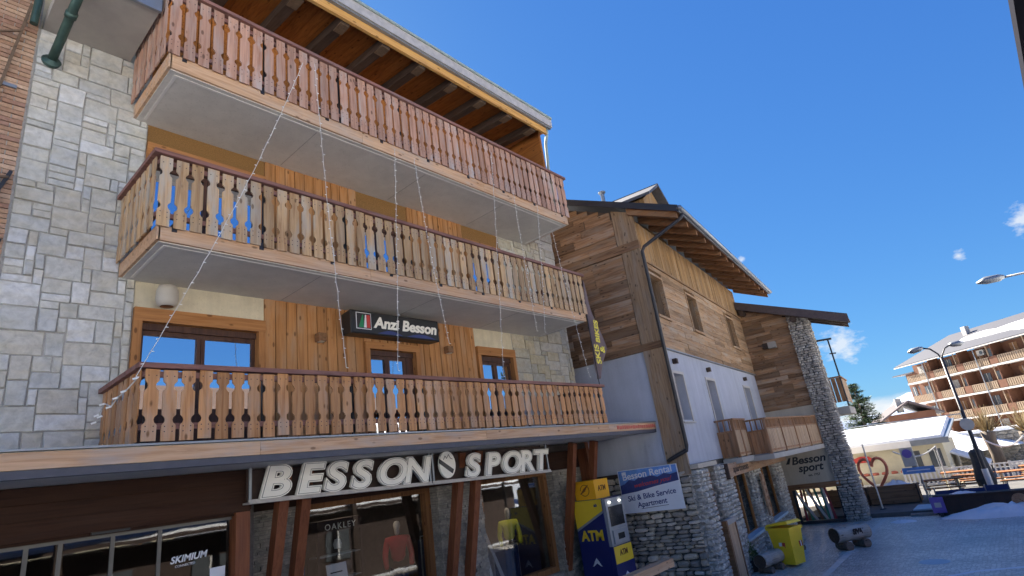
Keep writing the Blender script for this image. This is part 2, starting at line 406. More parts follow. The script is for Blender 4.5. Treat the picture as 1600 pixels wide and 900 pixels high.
# ------------------------------------------------------------------ mesh helpers
class MB:
    def __init__(s): s.v, s.f = [], []
    def add(s, vs, fs):
        o = len(s.v); s.v += [tuple(p) for p in vs]; s.f += [tuple(i + o for i in f) for f in fs]; return s
    def box(s, x0, x1, y0, y1, z0, z1):
        return s.add([(x0,y0,z0),(x1,y0,z0),(x1,y1,z0),(x0,y1,z0),(x0,y0,z1),(x1,y0,z1),(x1,y1,z1),(x0,y1,z1)],
                     [(0,3,2,1),(4,5,6,7),(0,1,5,4),(1,2,6,5),(2,3,7,6),(3,0,4,7)])
    def hexa(s, p8):
        return s.add(p8, [(0,3,2,1),(4,5,6,7),(0,1,5,4),(1,2,6,5),(2,3,7,6),(3,0,4,7)])
    def bar(s, a, b, w, h, up=(0, 0, 1)):
        a, b = Vector(a), Vector(b); d = (b - a).normalized(); u = Vector(up)
        if abs(d.dot(u)) > .98: u = Vector((0, 1, 0))
        x = d.cross(u).normalized() * (w / 2); z = x.cross(d).normalized() * (h / 2)
        return s.hexa([a-x-z, a+x-z, b+x-z, b-x-z, a-x+z, a+x+z, b+x+z, b-x+z])
    def tube(s, pts, r, n=8, cap=True):
        pts = [Vector(p) for p in pts]
        rs = r if isinstance(r, (list, tuple)) else [r] * len(pts)
        o = len(s.v); prev = None
        for i, p in enumerate(pts):
            d = (pts[min(i+1, len(pts)-1)] - pts[max(i-1, 0)]).normalized()
            if prev is None:
                u = Vector((0, 0, 1)) if abs(d.z) < .9 else Vector((1, 0, 0))
                x = d.cross(u).normalized()
            else:
                x = (prev - d * prev.dot(d)).normalized()
            prev = x; y = d.cross(x)
            for k in range(n):
                a = 2 * math.pi * k / n
                s.v.append(tuple(p + x * (math.cos(a) * rs[i]) + y * (math.sin(a) * rs[i])))
        for i in range(len(pts) - 1):
            for k in range(n):
                a, b = o + i*n + k, o + i*n + (k+1) % n
                s.f.append((a, b, b + n, a + n))
        if cap:
            s.f.append(tuple(o + k for k in reversed(range(n))))
            s.f.append(tuple(o + (len(pts)-1)*n + k for k in range(n)))
        return s
    def prism(s, poly, o, ax, ay, az, t0, t1):
        """polygon (2-D) in axes ax, ay from origin o, extruded along az from t0 to t1"""
        o, ax, ay, az = Vector(o), Vector(ax), Vector(ay), Vector(az); n = len(poly)
        a = [o + ax*p[0] + ay*p[1] + az*t0 for p in poly]; b = [o + ax*p[0] + ay*p[1] + az*t1 for p in poly]
        return s.add(a + b, [tuple(reversed(range(n))), tuple(range(n, 2*n))] + [(i, (i+1) % n, n + (i+1) % n, n + i) for i in range(n)])
    def lathe(s, prof, c=(0, 0, 0), n=16):
        c = Vector(c); o = len(s.v)
        for r, z in prof:
            for k in range(n):
                a = 2*math.pi*k/n; s.v.append((c.x + r*math.cos(a), c.y + r*math.sin(a), c.z + z))
        for i in range(len(prof)-1):
            for k in range(n):
                a, b = o+i*n+k, o+i*n+(k+1) % n; s.f.append((a, b, b+n, a+n))
        return s
    def blob(s, c, sz, rn, jit=.12, p=3.2):
        """a rough stone: a rounded, jittered block of 26 points"""
        c = Vector(c); o = len(s.v); idx = {}
        for i in range(3):
            for j in range(3):
                for k in range(3):
                    if i == j == k == 1: continue
                    q = Vector((i-1, j-1, k-1)); m = max(abs(q.x), abs(q.y), abs(q.z))
                    l = (abs(q.x)**p + abs(q.y)**p + abs(q.z)**p) ** (1/p)
                    q = q / l
                    q += Vector((rn.uniform(-jit, jit), rn.uniform(-jit, jit), rn.uniform(-jit, jit)))
                    idx[(i, j, k)] = len(s.v)
                    s.v.append((c.x + q.x*sz[0]/2, c.y + q.y*sz[1]/2, c.z + q.z*sz[2]/2))
        for ax in range(3):
            for side in (0, 2):
                for a in (0, 1):
                    for b in (0, 1):
                        def g(u, w):
                            t = [0, 0, 0]; t[ax] = side; t[(ax+1) % 3] = u; t[(ax+2) % 3] = w; return idx[tuple(t)]
                        q = (g(a, b), g(a+1, b), g(a+1, b+1), g(a, b+1))
                        s.f.append(q if side == 2 else tuple(reversed(q)))
        return s
    def mesh(s, name, mat, smooth=False):
        me = bpy.data.meshes.new(name); me.from_pydata(s.v, [], s.f); me.update()
        if mat: me.materials.append(MATS[mat])
        if smooth:
            me.polygons.foreach_set('use_smooth', [True] * len(me.polygons))
        return me
    def build(s, name, mat, parent=None, smooth=False, **k):
        return link(name, s.mesh(name, mat, smooth), parent, **k)

def tag(o, label=None, cat=None, group=None, kind=None):
    if label: o['label'] = label
    if cat: o['category'] = cat
    if group: o['group'] = group
    if kind: o['kind'] = kind
    return o
def link(name, me, parent=None, label=None, cat=None, group=None, kind=None, loc=None, rot=None, scale=None):
    o = bpy.data.objects.new(name, me); COL.objects.link(o)
    if parent: o.parent = parent
    if loc is not None: o.location = loc
    if rot is not None: o.rotation_euler = rot
    if scale is not None: o.scale = scale
    return tag(o, label, cat, group, kind)
def thing(name, label, cat, loc=(0, 0, 0), rotz=0, group=None):
    return link(name, None, None, label, cat, group, None, loc, (0, 0, rotz))
def box(name, mat, parent, *c, **k): return MB().box(*c).build(name, mat, parent, **k)

def text_mesh(s, size, ext, offset=0.0, shear=0.0, align='CENTER', bevel=0.0, spacing=1.0):
    cu = bpy.data.curves.new('lettering', 'FONT'); cu.body = s; cu.size = size; cu.extrude = ext; cu.offset = offset
    cu.shear = shear; cu.align_x = align; cu.bevel_depth = bevel; cu.bevel_resolution = 2; cu.space_character = spacing
    cu.resolution_u = 5
    o = bpy.data.objects.new('lettering', cu); COL.objects.link(o)
    dg = bpy.context.evaluated_depsgraph_get(); dg.update()
    me = bpy.data.meshes.new_from_object(o.evaluated_get(dg)); me.materials.clear()
    bpy.data.objects.remove(o); bpy.data.curves.remove(cu)
    return me
def lettering(name, s, size, mat, parent, loc, ax, ay, ext=.003, sx=1.0, **k):
    """text laid in the plane of unit axes ax (reading direction) and ay (up), at loc in the parent's space"""
    lab = k.pop('label', None)
    me = text_mesh(s, size, ext, **k); me.materials.append(MATS[mat]); me.name = name
    ax, ay = Vector(ax).normalized(), Vector(ay).normalized(); az = ax.cross(ay)
    M = Matrix((( ax.x*sx, ay.x, az.x, loc[0]), (ax.y*sx, ay.y, az.y, loc[1]), (ax.z*sx, ay.z, az.z, loc[2]), (0, 0, 0, 1)))
    me.transform(M)
    return link(name, me, parent, label=lab)

# =================================================================== SETTING
GZ = -0.5
def grid_sheet(x0, x1, y0, y1, nx, ny, fz):
    m = MB()
    vs = [(x0 + (x1-x0)*i/nx, y0 + (y1-y0)*j/ny, fz(x0 + (x1-x0)*i/nx, y0 + (y1-y0)*j/ny)) for j in range(ny+1) for i in range(nx+1)]
    fs = [(j*(nx+1)+i, j*(nx+1)+i+1, (j+1)*(nx+1)+i+1, (j+1)*(nx+1)+i) for j in range(ny) for i in range(nx)]
    return m.add(vs, fs)
MB().add([(-3000,-3000,GZ-.02),(6000,-3000,GZ-.02),(6000,3000,GZ-.02),(-3000,3000,GZ-.02)], [(0,1,2,3)]).build('ground', 'snow', kind='structure')
MB().add([(-30,-4.5,GZ-.004),(46,-4.5,GZ-.004),(46,12,GZ-.004),(-30,12,GZ-.004)], [(0,1,2,3)]).build('street', 'paving', kind='structure')
# smooth gutter strip along the timber houses
MB().add([(14.4,4.75,GZ),(26.6,5.0,GZ),(26.6,5.18,GZ),(14.4,4.93,GZ)], [(0,1,2,3)]).build('gutter_strip', 'gutter_stone', kind='structure')
# pale painted line and an iced cover in the paving
lm = MB(); pts = [(15.6,2.62),(16.2,2.36),(16.75,1.85),(17.15,1.0),(17.3,0.0),(17.35,-1.5)]
for (a, b) in zip(pts, pts[1:]):
    lm.add([(a[0],a[1],GZ),(a[0]+.13,a[1]+.05,GZ),(b[0]+.13,b[1]+.05,GZ),(b[0],b[1],GZ)], [(0,3,2,1)])
lm.build('painted_line', 'print_white', kind='structure')
cv = MB().lathe([(0.0, .006), (.30, .006), (.33, 0.0)], (17.9, 2.75, GZ), 20).build('drain_cover', 'step_blue', label='pale round iced cover set in the street paving', cat='cover')

# raised platform in front of the shop
box('shop_platform', 'kerb_stone', None, -14, 13.2, 5.6, 8.74, GZ-.1, 0.0, kind='structure')

# far mountains with snow, blue distance haze put into their colours
def mountain():
    m = MB(); n = 90; rn = random.Random(3)
    rows = 10
    def h(a):
        return (150 + 55*math.sin(a*9+1) + 40*math.sin(a*23+.5) + 26*math.sin(a*51+2) + 12*math.sin(a*113))
    vs = []
    for j in range(rows+1):
        for i in range(n+1):
            a = R(-30) + R(75)*i/n
            d = 2600 + j*130
            t = j/rows
            z = -60 + h(a) * .95 * (t**.8) + (rn.uniform(-10, 10) if 0 < j else 0)
            vs.append((d*math.cos(a), d*math.sin(a), z))
    fs = [(j*(n+1)+i, (j+1)*(n+1)+i, (j+1)*(n+1)+i+1, j*(n+1)+i+1) for j in range(rows) for i in range(n)]
    m.add(vs, fs)
    t = NT('mountain')
    g = t.node('NewGeometry'); sp = t.node('SeparateXYZ'); t.link(g.outputs['Position'], sp.inputs[0])
    nz = t.noise(t.coords((1,1,1), False), .02, 6)
    f = t.math('ADD', t.math('MULTIPLY', sp.outputs[2], .012), t.math('MULTIPLY_ADD', nz, 2.0))
    mr = t.node('MapRange'); t.link(f, mr.inputs[0]); mr.inputs[1].default_value = 1.6; mr.inputs[2].default_value = 2.4
    t.color(t.mix(mr.outputs[0], (.055, .085, .15), (.26, .31, .40))); t.rough(.9)
    m.build('hills', 'mountain', kind='structure', smooth=True)
mountain()

# =================================================================== MAIN CHALET (balconies and shop)
YW = 8.95
chalet = thing('chalet_building', 'chalet with three tiers of wooden balconies above a sports shop', 'building', (0, 0, 0))
# body behind the facade skin
body = MB()
body.box(0.9, 12.3, 9.12, 20, 3.46, 12.0).box(12.3, 13.1, 9.12, 20, 3.46, 9.66)
body.build('wall', 'plaster_cream', chalet)

def ashlar(x0, x1, z0, z1, cell, rn, sizes):
    nx, nz = round((x1-x0)/cell), round((z1-z0)/cell)
    cx, cz = (x1-x0)/nx, (z1-z0)/nz
    used = [[False]*nz for _ in range(nx)]; out = []
    for j in range(nz):
        for i in range(nx):
            if used[i][j]: continue
            opts = sizes[:]; rn.shuffle(opts)
            for w, h in opts + [(2, 1), (1, 2), (1, 1)]:
                if i+w > nx or j+h > nz: continue
                if any(used[a][b] for a in range(i, i+w) for b in range(j, j+h)): continue
                for a in range(i, i+w):
                    for b in range(j, j+h): used[a][b] = True
                out.append((x0+i*cx, x0+(i+w)*cx, z0+j*cz, z0+(j+h)*cz)); break
    return out
SIZES = [(3,2),(4,2),(2,2),(5,3),(3,1),(4,3),(3,3),(2,3),(5,2),(2,1),(4,2),(3,2),(4,3),(5,3)]
def stone_face(m, x0, x1, z0, z1, yf, rn, g=.0065, dep=.06, inset=.008, jit=.007):
    j = lambda: rn.uniform(-jit, jit)
    a = [(x0+g+j(), z0+g+j()), (x1-g+j(), z0+g+j()), (x1-g+j(), z1-g+j()), (x0+g+j(), z1-g+j())]
    yb = yf + dep; yo = yf + rn.uniform(-.018, .012); ym = yo + .010
    cxm, czm = (x0+x1)/2, (z0+z1)/2
    mid = (cxm + (x1-x0)*rn.uniform(-.2, .2), yo - rn.uniform(0, .006), czm + (z1-z0)*rn.uniform(-.2, .2))
    ins = [(p[0] + math.copysign(inset, cxm-p[0]), p[1] + math.copysign(inset, czm-p[1])) for p in a]
    vs = [(p[0], yb, p[1]) for p in a] + [(p[0], ym, p[1]) for p in a] + [(p[0], yo + rn.uniform(-.003, .003), p[1]) for p in ins] + [mid]
    fs = []
    for k in range(4):
        n = (k+1) % 4
        fs += [(k, n, 4+n, 4+k), (4+k, 4+n, 8+n, 8+k), (8+k, 8+n, 12)]
    m.add(vs, fs)
rs = random.Random(21)
cells = [('ashlar', c) for c in ashlar(.9, 2.36, 3.6, 10.02, .105, rs, SIZES)]
right_cells = ashlar(10.62, 13.1, 4.5, 9.66, .125, rs, SIZES)
cells += [('ashlar_warm', c) for c in right_cells]
def hidden(c): return c[0] < 11.8 and 6.5 < c[2] and c[3] < 7.55
cells.sort(key=lambda k: (hidden(k[1][0:4]), 0))
rest = MB()
for n, (mt, c) in enumerate(cells):
    if n < 300:
        m = MB(); stone_face(m, *c, YW, rs); m.build('stone', mt, chalet)
    else: stone_face(rest, *c, YW, rs)
if rest.v: rest.build('stone_backing', 'ashlar_warm', chalet, kind='stuff')
box('mortar', 'mortar', chalet, .9, 2.37, YW+.022, 9.11, 3.5, 10.02)
box('mortar', 'mortar', chalet, 10.6, 13.1, YW+.022, 9.11, 3.5, 9.66)

# boarded and plastered wall behind the balconies, storey by storey
def boards(x0, x1, z0, z1, w, mat='clad_orange', yb=9.11, yf=YW):
    n = max(1, round((x1-x0)/w)); dx = (x1-x0)/n
    for i in range(n):
        o = rng.uniform(0, .008)
        m = MB(); a, b = x0+i*dx+.004, x0+(i+1)*dx-.004
        m.add([(a,yb,z0),(b,yb,z0),(b,yb,z1),(a,yb,z1),(a,yf+.012+o,z0),(b,yf+.012+o,z0),(b,yf+.012+o,z1),(a,yf+.012+o,z1),
               (a+.008,yf+o,z0),(b-.008,yf+o,z0),(b-.008,yf+o,z1),(a+.008,yf+o,z1)],
              [(0,4,7,3),(1,2,6,5),(4,8,11,7),(5,6,10,9),(8,9,10,11),(3,7,11,10,6,2),(0,1,5,9,8,4)])
        m.build('board', mat, chalet)
def window(x0, x1, z0, z1, leaves, pane='pane_sky', yb=9.10, parent=chalet, label=None):
    """frame with leaves; the pane sits in front of a dark sheet that stands for the unlit room"""
    w = MB()
    w.box(x0, x1, yb-.06, yb, z1-.07, z1).box(x0, x0+.06, yb-.06, yb, z0, z1-.07).box(x1-.06, x1, yb-.06, yb, z0, z1-.07).box(x0+.06, x1-.06, yb-.06, yb, z0, z0+.07)
    dx = (x1-x0)/leaves
    for i in range(1, leaves):
        w.box(x0+i*dx-.06, x0+i*dx-.005, yb-.075, yb, z0+.07, z1-.07).box(x0+i*dx+.005, x0+i*dx+.06, yb-.07, yb, z0+.07, z1-.07)
    o = w.build('window', 'window_brown', parent, label=label)
    for i in range(leaves):
        a = x0 + i*dx + .06; b = x0+(i+1)*dx - .06
        box('pane', pane, o, a-.005, b+.005, yb-.036, yb-.030, z0+.065, z1-.065)
        box('dark_backing', 'interior_dark', o, a-.003, b+.003, yb-.012, yb-.004, z0+.067, z1-.067)  # dark sheet close behind the glass in place of an unlit room
    return o
def frame(x0, x1, z0, z1, side=.11, top=.2, y0=8.90, y1=9.105):
    box('window_frame', 'frame_orange', chalet, x0-side, x0, y0, y1, z0, z1+.0)
    box('window_frame', 'frame_orange', chalet, x1, x1+side, y0, y1, z0, z1+.0)
    box('window_lintel', 'frame_orange_x', chalet, x0-side, x1+side, y0-.004, y1, z1, z1+top)
for lev, (zf, zc) in enumerate([(3.72, 6.26), (6.48, 8.98)]):
    zt = zf + 1.93 if lev == 0 else zf + 1.93
    # window one
    frame(2.48, 4.16, zf, zt); window(2.48, 4.16, zf + (.62 if lev == 0 else 0), zt-.10, 2);
    if lev == 0: box('window_apron', 'window_brown', chalet, 2.48, 4.16, 9.03, 9.1, zf, zf+.618)
    box('shutter_box', 'window_brown', chalet, 2.48, 4.16, 9.0, 9.10, zt-.10, zt)
    mat_fill = 'plaster_cream' if lev == 0 else 'plaster_ochre'
    box('wall_panel', mat_fill, chalet, 2.37, 4.27, 8.97, 9.11, zt+.2, zc)
    boards(4.275, 6.22, zf, zc, .195)
    # window two behind the dark sign
    frame(6.32, 7.44, zf, zt-.12, .1, .14); window(6.32, 7.26, zf, zt-.22, 2); box('shutter_box', 'window_brown', chalet, 6.32, 7.44, 9.0, 9.10, zt-.22, zt-.12)
    box('door_leaf', 'window_brown', chalet, 7.26, 7.44, 9.03, 9.10, zf, zt-.22)
    if lev == 0: boards(6.22, 7.54, zt+.02, zc, .19)
    else: box('wall_panel', 'plaster_ochre', chalet, 6.22, 7.54, 8.97, 9.11, zt+.02, zc)
    boards(7.545, 9.27, zf, zc, .16)
    # window three
    frame(9.38, 10.5, zf, zt-.04, .1, .2); window(9.38, 10.5, zf, zt-.16, 2); box('shutter_box', 'window_brown', chalet, 9.38, 10.5, 9.0, 9.10, zt-.16, zt-.04)
    box('wall_panel', mat_fill, chalet, 9.275, 10.6, 8.97, 9.11, zt+.16, zc)
# curtain inside the third window of the first storey is dark and patterned: kept as its dark pane
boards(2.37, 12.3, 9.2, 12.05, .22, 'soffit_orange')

# ---- balconies
def plank_mesh(name, w, h, mat, rad=.061, hs=(.29, .765), th=.018, bottom=.0):
    pts = []
    cz = [h*q for q in hs]
    for z in cz:
        for k in range(7):
            a = -math.pi/2 + math.pi*k/6
            pts.append((w/2 + .024 - rad*math.cos(a), z + rad*math.sin(a)))
    rgt = [(w/2, 0)] + [(min(w/2, x), z) for x, z in pts] + [(w/2, h)]
    lft = [(-x, z) for x, z in reversed(rgt)]
    m = MB().prism(rgt + lft, (0, 0, 0), (1, 0, 0), (0, 0, 1), (0, 1, 0), -th/2, th/2)
    nf = len(m.f)
    for x in (-w*.27, w*.27):
        for z in (.10, .14) if False else (h*.13, h*.20, h*.91):
            m.box(x-.006, x+.006, -th/2-.002, -th/2, z-.006, z+.006)
    me = m.mesh(name, mat); me.materials.append(MATS['metal_dark'])
    for p in list(me.polygons)[nf:]: p.material_index = 1
    return me
X0, X1, YR = 2.10, 11.88, 7.40
def balcony(zb, ztop, zs, mat, fascia=True):
    b = thing('balcony', None, None); del_keys(b)
    b.parent = chalet
    if fascia:
        MB().box(X0+.09, X1-.12, YR+.07, YW+.06, zs, zs+.22).build('floor_slab', 'slab_grey', b)
        t = MB(); t.box(X0+.17, X1-.2, YR+.15, YR+.19, zs-.006, zs).box(X0+.17, X0+.21, YR+.19, YW-.1, zs-.006, zs).box(X1-.24, X1-.2, YR+.19, YW-.1, zs-.006, zs)
        t.build('soffit_trim', 'slab_trim', b)
        for xj in (4.55, 7.0, 9.4): box('soffit_joint', 'mortar', b, xj-.006, xj+.006, YR+.2, YW-.05, zs-.003, zs+.01)
        n = 3
        L = (X1-.1 - (X0+.07))/n
        for i in range(n):
            box('fascia_board', 'fascia_pale', b, X0+.07+i*L+.002, X0+.07+(i+1)*L-.002, YR+.03, YR+.069, zs+.012, zb+.02)
        box('fascia_board', 'fascia_pale', b, X0+.05, X0+.089, YR+.03, YW, zs+.012, zb+.02)
        box('fascia_board', 'fascia_pale', b, X1-.119, X1-.08, YR+.03, YW, zs+.012, zb+.02)
        for i in range(9):
            x = X0+.25+i*1.15
            MB().box(x-.03, x+.03, YR+.015, YR+.12, zb-.045, zb+.06).build('bracket', 'metal_dark', b)
    h = ztop - zb - .065
    w = .151
    pm = plank_mesh('balcony_plank', w, h, mat)
    n = 49; dx = (X1-X0)/n
    for i in range(n):
        link('plank', pm, b, loc=(X0+(i+.5)*dx, YR + rng.uniform(-.005, .004), zb + rng.uniform(-.012, .008)), rot=(rng.uniform(-.004, .004), rng.uniform(-.008, .008), rng.uniform(-.025, .025)))
    ne = 7; de = (YW-.02-YR-.02)/ne
    for i in range(ne):
        link('plank', pm, b, loc=(X0-.0, YR+.03+(i+.5)*de, zb), rot=(0, 0, math.pi/2))
        link('plank', pm, b, loc=(X1, YR+.03+(i+.5)*de, zb), rot=(0, 0, math.pi/2))
    # handrail in lengths, inner runners, posts
    L = (X1-X0+.12)/3
    for i in range(3):
        box('handrail', 'handrail', b, X0-.06+i*L+.0015, X0-.06+(i+1)*L-.0015, YR-.055, YR+.075, ztop-.06, ztop)
    box('handrail', 'handrail', b, X0-.06, X0+.06, YR+.077, YW-.02, ztop-.062, ztop-.001)
    box('handrail', 'handrail', b, X1-.06, X1+.06, YR+.077, YW-.02, ztop-.062, ztop-.001)
    for z in (zb+.13, zb+h*.89):
        box('runner', 'handrail', b, X0+.02, X1-.02, YR+.015, YR+.055, z, z+.07)
        box('runner', 'handrail', b, X0+.015, X0+.055, YR+.06, YW-.03, z, z+.07)
        box('runner', 'handrail', b, X1-.055, X1-.015, YR+.06, YW-.03, z, z+.07)
    for i in range(8):
        x = X0+.08+i*(X1-X0-.16)/7
        box('post', 'metal_dark', b, x-.02, x+.02, YR+.056, YR+.095, zb-.02, ztop-.062)
    return b
def del_keys(o):
    for k in ('label', 'category', 'group', 'kind'):
        if k in o: del o[k]
b1 = balcony(3.76, 4.655, 3.5, 'rail_honey', False); b1['label'] = 'lowest balcony of honey brown planks on the canopy'
b2 = balcony(6.46, 7.545, 6.26, 'rail_tan'); b2['label'] = 'middle balcony of greyed tan planks'
b3 = balcony(9.19, 10.42, 8.96, 'rail_pink'); b3['label'] = 'top balcony of pinkish brown planks'

# ---- canopy above the shop
MB().box(-9, 14.02, 7.36, YW, 3.46, 3.70).build('canopy', 'slab_grey', chalet)
for i in range(5):
    a, c = -9 + i*4.15, -9 + (i+1)*4.15
    box('canopy_board', 'fascia_pale', chalet, a+.002, min(c, 11.75)-.002, 7.322, 7.358, 3.525, 3.69)
box('canopy_board', 'fascia_pale', chalet, 11.752, 14.06, 7.322, 7.358, 3.525, 3.69)
box('canopy_flashing', 'zinc', chalet, -9, 14.07, 7.30, 7.55, 3.702, 3.725)
box('canopy_edge', 'flashing_dark', chalet, -9, 14.05, 7.335, 7.42, 3.44, 3.522)
m = MB(); xx = 12.1
while xx < 13.95:
    wq = rng.uniform(.05, .11); m.box(xx, xx+wq, 7.314, 7.3215, 3.56 + rng.uniform(0, .01), 3.655 - rng.uniform(0, .02)); xx += wq + .025
m.build('red_edge_marks', 'red_tile', chalet)

# ---- roof over the top balcony
roof_before = set(bpy.data.objects)
roof = MB()
roof.hexa([(-6,7.0,11.50),(11.08,7.0,11.50),(11.08,14,14.65),(-6,14,14.65),(-6,7.0,11.62),(11.08,7.0,11.62),(11.08,14,14.77),(-6,14,14.77)])
roof.hexa([(-6,14,14.65),(11.08,14,14.65),(11.08,21,11.5),(-6,21,11.5),(-6,14,14.77),(11.08,14,14.77),(11.08,21,11.62),(-6,21,11.62)])
ro = roof.build('roof', 'roof_green', chalet)
box('gutter_board', 'zinc_pale', ro, -6, 11.1, 6.93, 6.998, 11.47, 11.70)
box('gutter', 'roof_green', ro, -6, 11.1, 6.90, 7.02, 11.702, 11.76)
box('drip_edge', 'zinc', ro, -6, 11.08, 6.96, 7.03, 11.425, 11.466)
box('eave_board', 'eave_yellow', ro, -6, 10.95, 7.035, 7.10, 11.26, 11.45)
MB().hexa([(-6,7.6,11.90),(11.0,7.6,11.90),(11.0,13.5,14.56),(-6,13.5,14.56),(-6,7.6,12.06),(11.0,7.6,12.06),(11.0,13.5,14.72),(-6,13.5,14.72)]).build('roof_snow', 'snow', ro)
n = 26
for i in range(60):
    x = -3 + i*.235
    if x > 10.9: break
    y0, y1 = 7.105, 8.94
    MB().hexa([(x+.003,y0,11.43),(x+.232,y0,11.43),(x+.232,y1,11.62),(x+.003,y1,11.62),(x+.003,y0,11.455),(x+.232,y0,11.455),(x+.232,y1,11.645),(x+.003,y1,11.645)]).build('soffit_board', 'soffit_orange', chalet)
for i in range(-5, 8):
    x = 4.0 + i*.925
    MB().hexa([(x-.09,7.13,11.24),(x+.09,7.13,11.24),(x+.09,YW,11.42),(x-.09,YW,11.42),(x-.09,7.13,11.43),(x+.09,7.13,11.43),(x+.09,YW,11.61),(x-.09,YW,11.61)]).build('rafter', 'rafter_dark', chalet)
    MB().box(x-.092, x+.092, 7.14, 7.40, 11.225, 11.245).build('rafter_cap', 'rusty', chalet)
MK = Matrix.Translation((0, 0, 2.8)) @ Matrix.Scale(1.05, 4) @ Matrix.Translation((0, 0, -2.8))
for o in set(bpy.data.objects) - roof_before: o.data.transform(MK)      # whole eave at full size over the railing line
MB().tube([(11.55,7.40,11.92),(11.55,7.42,11.75),(11.55,7.52,11.45),(11.55,7.58,10.7),(11.55,7.62,9.3)], .04, 10).build('downpipe', 'roof_green', chalet, smooth=True)
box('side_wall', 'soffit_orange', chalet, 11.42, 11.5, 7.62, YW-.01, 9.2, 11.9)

# ---- ground-floor shopfront
YG = 9.55
sf = MB()
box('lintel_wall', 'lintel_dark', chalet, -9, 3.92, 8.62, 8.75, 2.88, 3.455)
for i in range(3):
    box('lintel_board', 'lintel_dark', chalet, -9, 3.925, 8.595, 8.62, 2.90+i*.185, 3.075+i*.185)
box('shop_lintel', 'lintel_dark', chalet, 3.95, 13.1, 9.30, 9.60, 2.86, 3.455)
# ledge-stone piers
def pier(x0, x1, y0=9.22, y1=9.6):
    m = MB(); rn = random.Random(int(x0*100)); z = 0.0
    while z < 2.85:
        h = rn.uniform(.035, .075); x = x0
        while x < x1-.02:
            w = min(rn.uniform(.15, .4), x1-x)
            if x1-(x+w) < .06: w = x1-x
            y = y0 + rn.uniform(-.02, .02)
            m.box(x+.003, x+w-.003, y, y1-.02, z+.003, min(z+h, 2.86)-.003); x += w
        z += h
    m.build('ledge_stones', 'ledge_stone', chalet, kind='stuff')
    box('pier_core', 'mortar_dark', chalet, x0+.02, x1-.02, y0+.03, y1, 0, 2.86)
pier(4.1, 5.05); pier(7.95, 9.2); pier(11.78, 13.08)
# leaning struts, tops under the canopy
for x in (4.42, 4.78, 8.06, 8.55, 11.9, 12.85):
    MB().bar((x, 8.55, 3.44), (x, 9.30, .55), .15, .17, (0, 1, 0)).build('strut', 'post_red', chalet)
box('strut', 'post_red', chalet, 12.95, 13.08, 8.9, 9.2, 0.0, 3.455)
def shop_window(x0, x1, z0, z1):
    f = MB()
    f.box(x0, x0+.13, YG-.1, YG+.06, z0, z1).box(x1-.13, x1, YG-.1, YG+.06, z0, z1).box(x0+.13, x1-.13, YG-.1, YG+.06, z1-.09, z1).box(x0+.13, x1-.13, YG-.12, YG+.06, z0, z0+.13)
    o = f.build('shop_window', 'shop_frame', chalet)
    box('pane', 'pane_shop', o, x0+.125, x1-.125, YG-.012, YG, z0+.125, z1-.085)
shop_window(5.05, 7.95, .55, 2.86); shop_window(9.2, 11.78, .55, 2.86)
box('window_plinth', 'ledge_stone', chalet, 4.1, 13.1, 9.32, 9.6, 0, .55)
# sliding doors on the left
dr = MB()
for x in (-2.3, -1.2, -.1, 1.0, 1.47, 1.78, 2.30, 2.82):
    dr.box(x-.022, x+.022, 8.76, 8.80, 0.02, 2.80)
dr.box(-9, 3.72, 8.755, 8.805, 2.80, 2.84)
do = dr.build('sliding_doors', 'door_metal', chalet)
for a, c in ((-2.3, -1.2), (-1.2, -.1), (-.1, 1.0), (1.0, 1.47), (1.47, 1.78), (1.78, 2.30), (2.30, 2.82), (2.82, 3.72)):
    box('pane', 'pane_dark', do, a+.022, c-.022, 8.775, 8.783, 0.02, 2.80)
box('door_jamb', 'post_red', chalet, 3.725, 3.92, 8.62, 8.86, 0, 2.88)
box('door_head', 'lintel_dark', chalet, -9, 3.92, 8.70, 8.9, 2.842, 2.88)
MB().box(2.05, 2.45, 8.66, 8.70, 2.85, 2.9).build('door_sensor', 'black_sign', chalet)
box('pier_core', 'mortar_dark', chalet, 3.92, 4.1, 8.9, 9.6, 0, 3.45)
# shop interior
rm = MB()
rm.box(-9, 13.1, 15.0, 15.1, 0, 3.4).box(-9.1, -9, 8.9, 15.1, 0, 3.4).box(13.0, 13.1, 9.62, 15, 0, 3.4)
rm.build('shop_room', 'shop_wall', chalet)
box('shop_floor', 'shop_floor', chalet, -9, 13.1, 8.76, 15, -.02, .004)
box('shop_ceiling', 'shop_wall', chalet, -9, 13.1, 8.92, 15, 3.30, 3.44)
def spots(lst):
    for x, y in lst:
        MB().lathe([(0, 0), (.035, 0), (.04, .06), (0.0, .06)], (x, y, 3.22), 10).build('spot_lamp', 'spot', chalet)
spots([(5.6,10.6),(6.4,10.5),(7.1,10.4),(7.8,10.6),(6.0,11.8),(6.9,11.8),(10.4,10.8),(11.2,10.8),(2.2,10.9),(9.4,11.2)])

for lx, ly in ((6.5, 10.4), (10.9, 10.0)):
    ld = bpy.data.lights.new('spot_light', 'POINT'); ld.energy = 5; ld.color = (1, .88, .72); ld.shadow_soft_size = .08
    lo_ = bpy.data.objects.new('spot_light', ld); COL.objects.link(lo_); lo_.location = (lx, ly, 3.1); lo_.parent = chalet
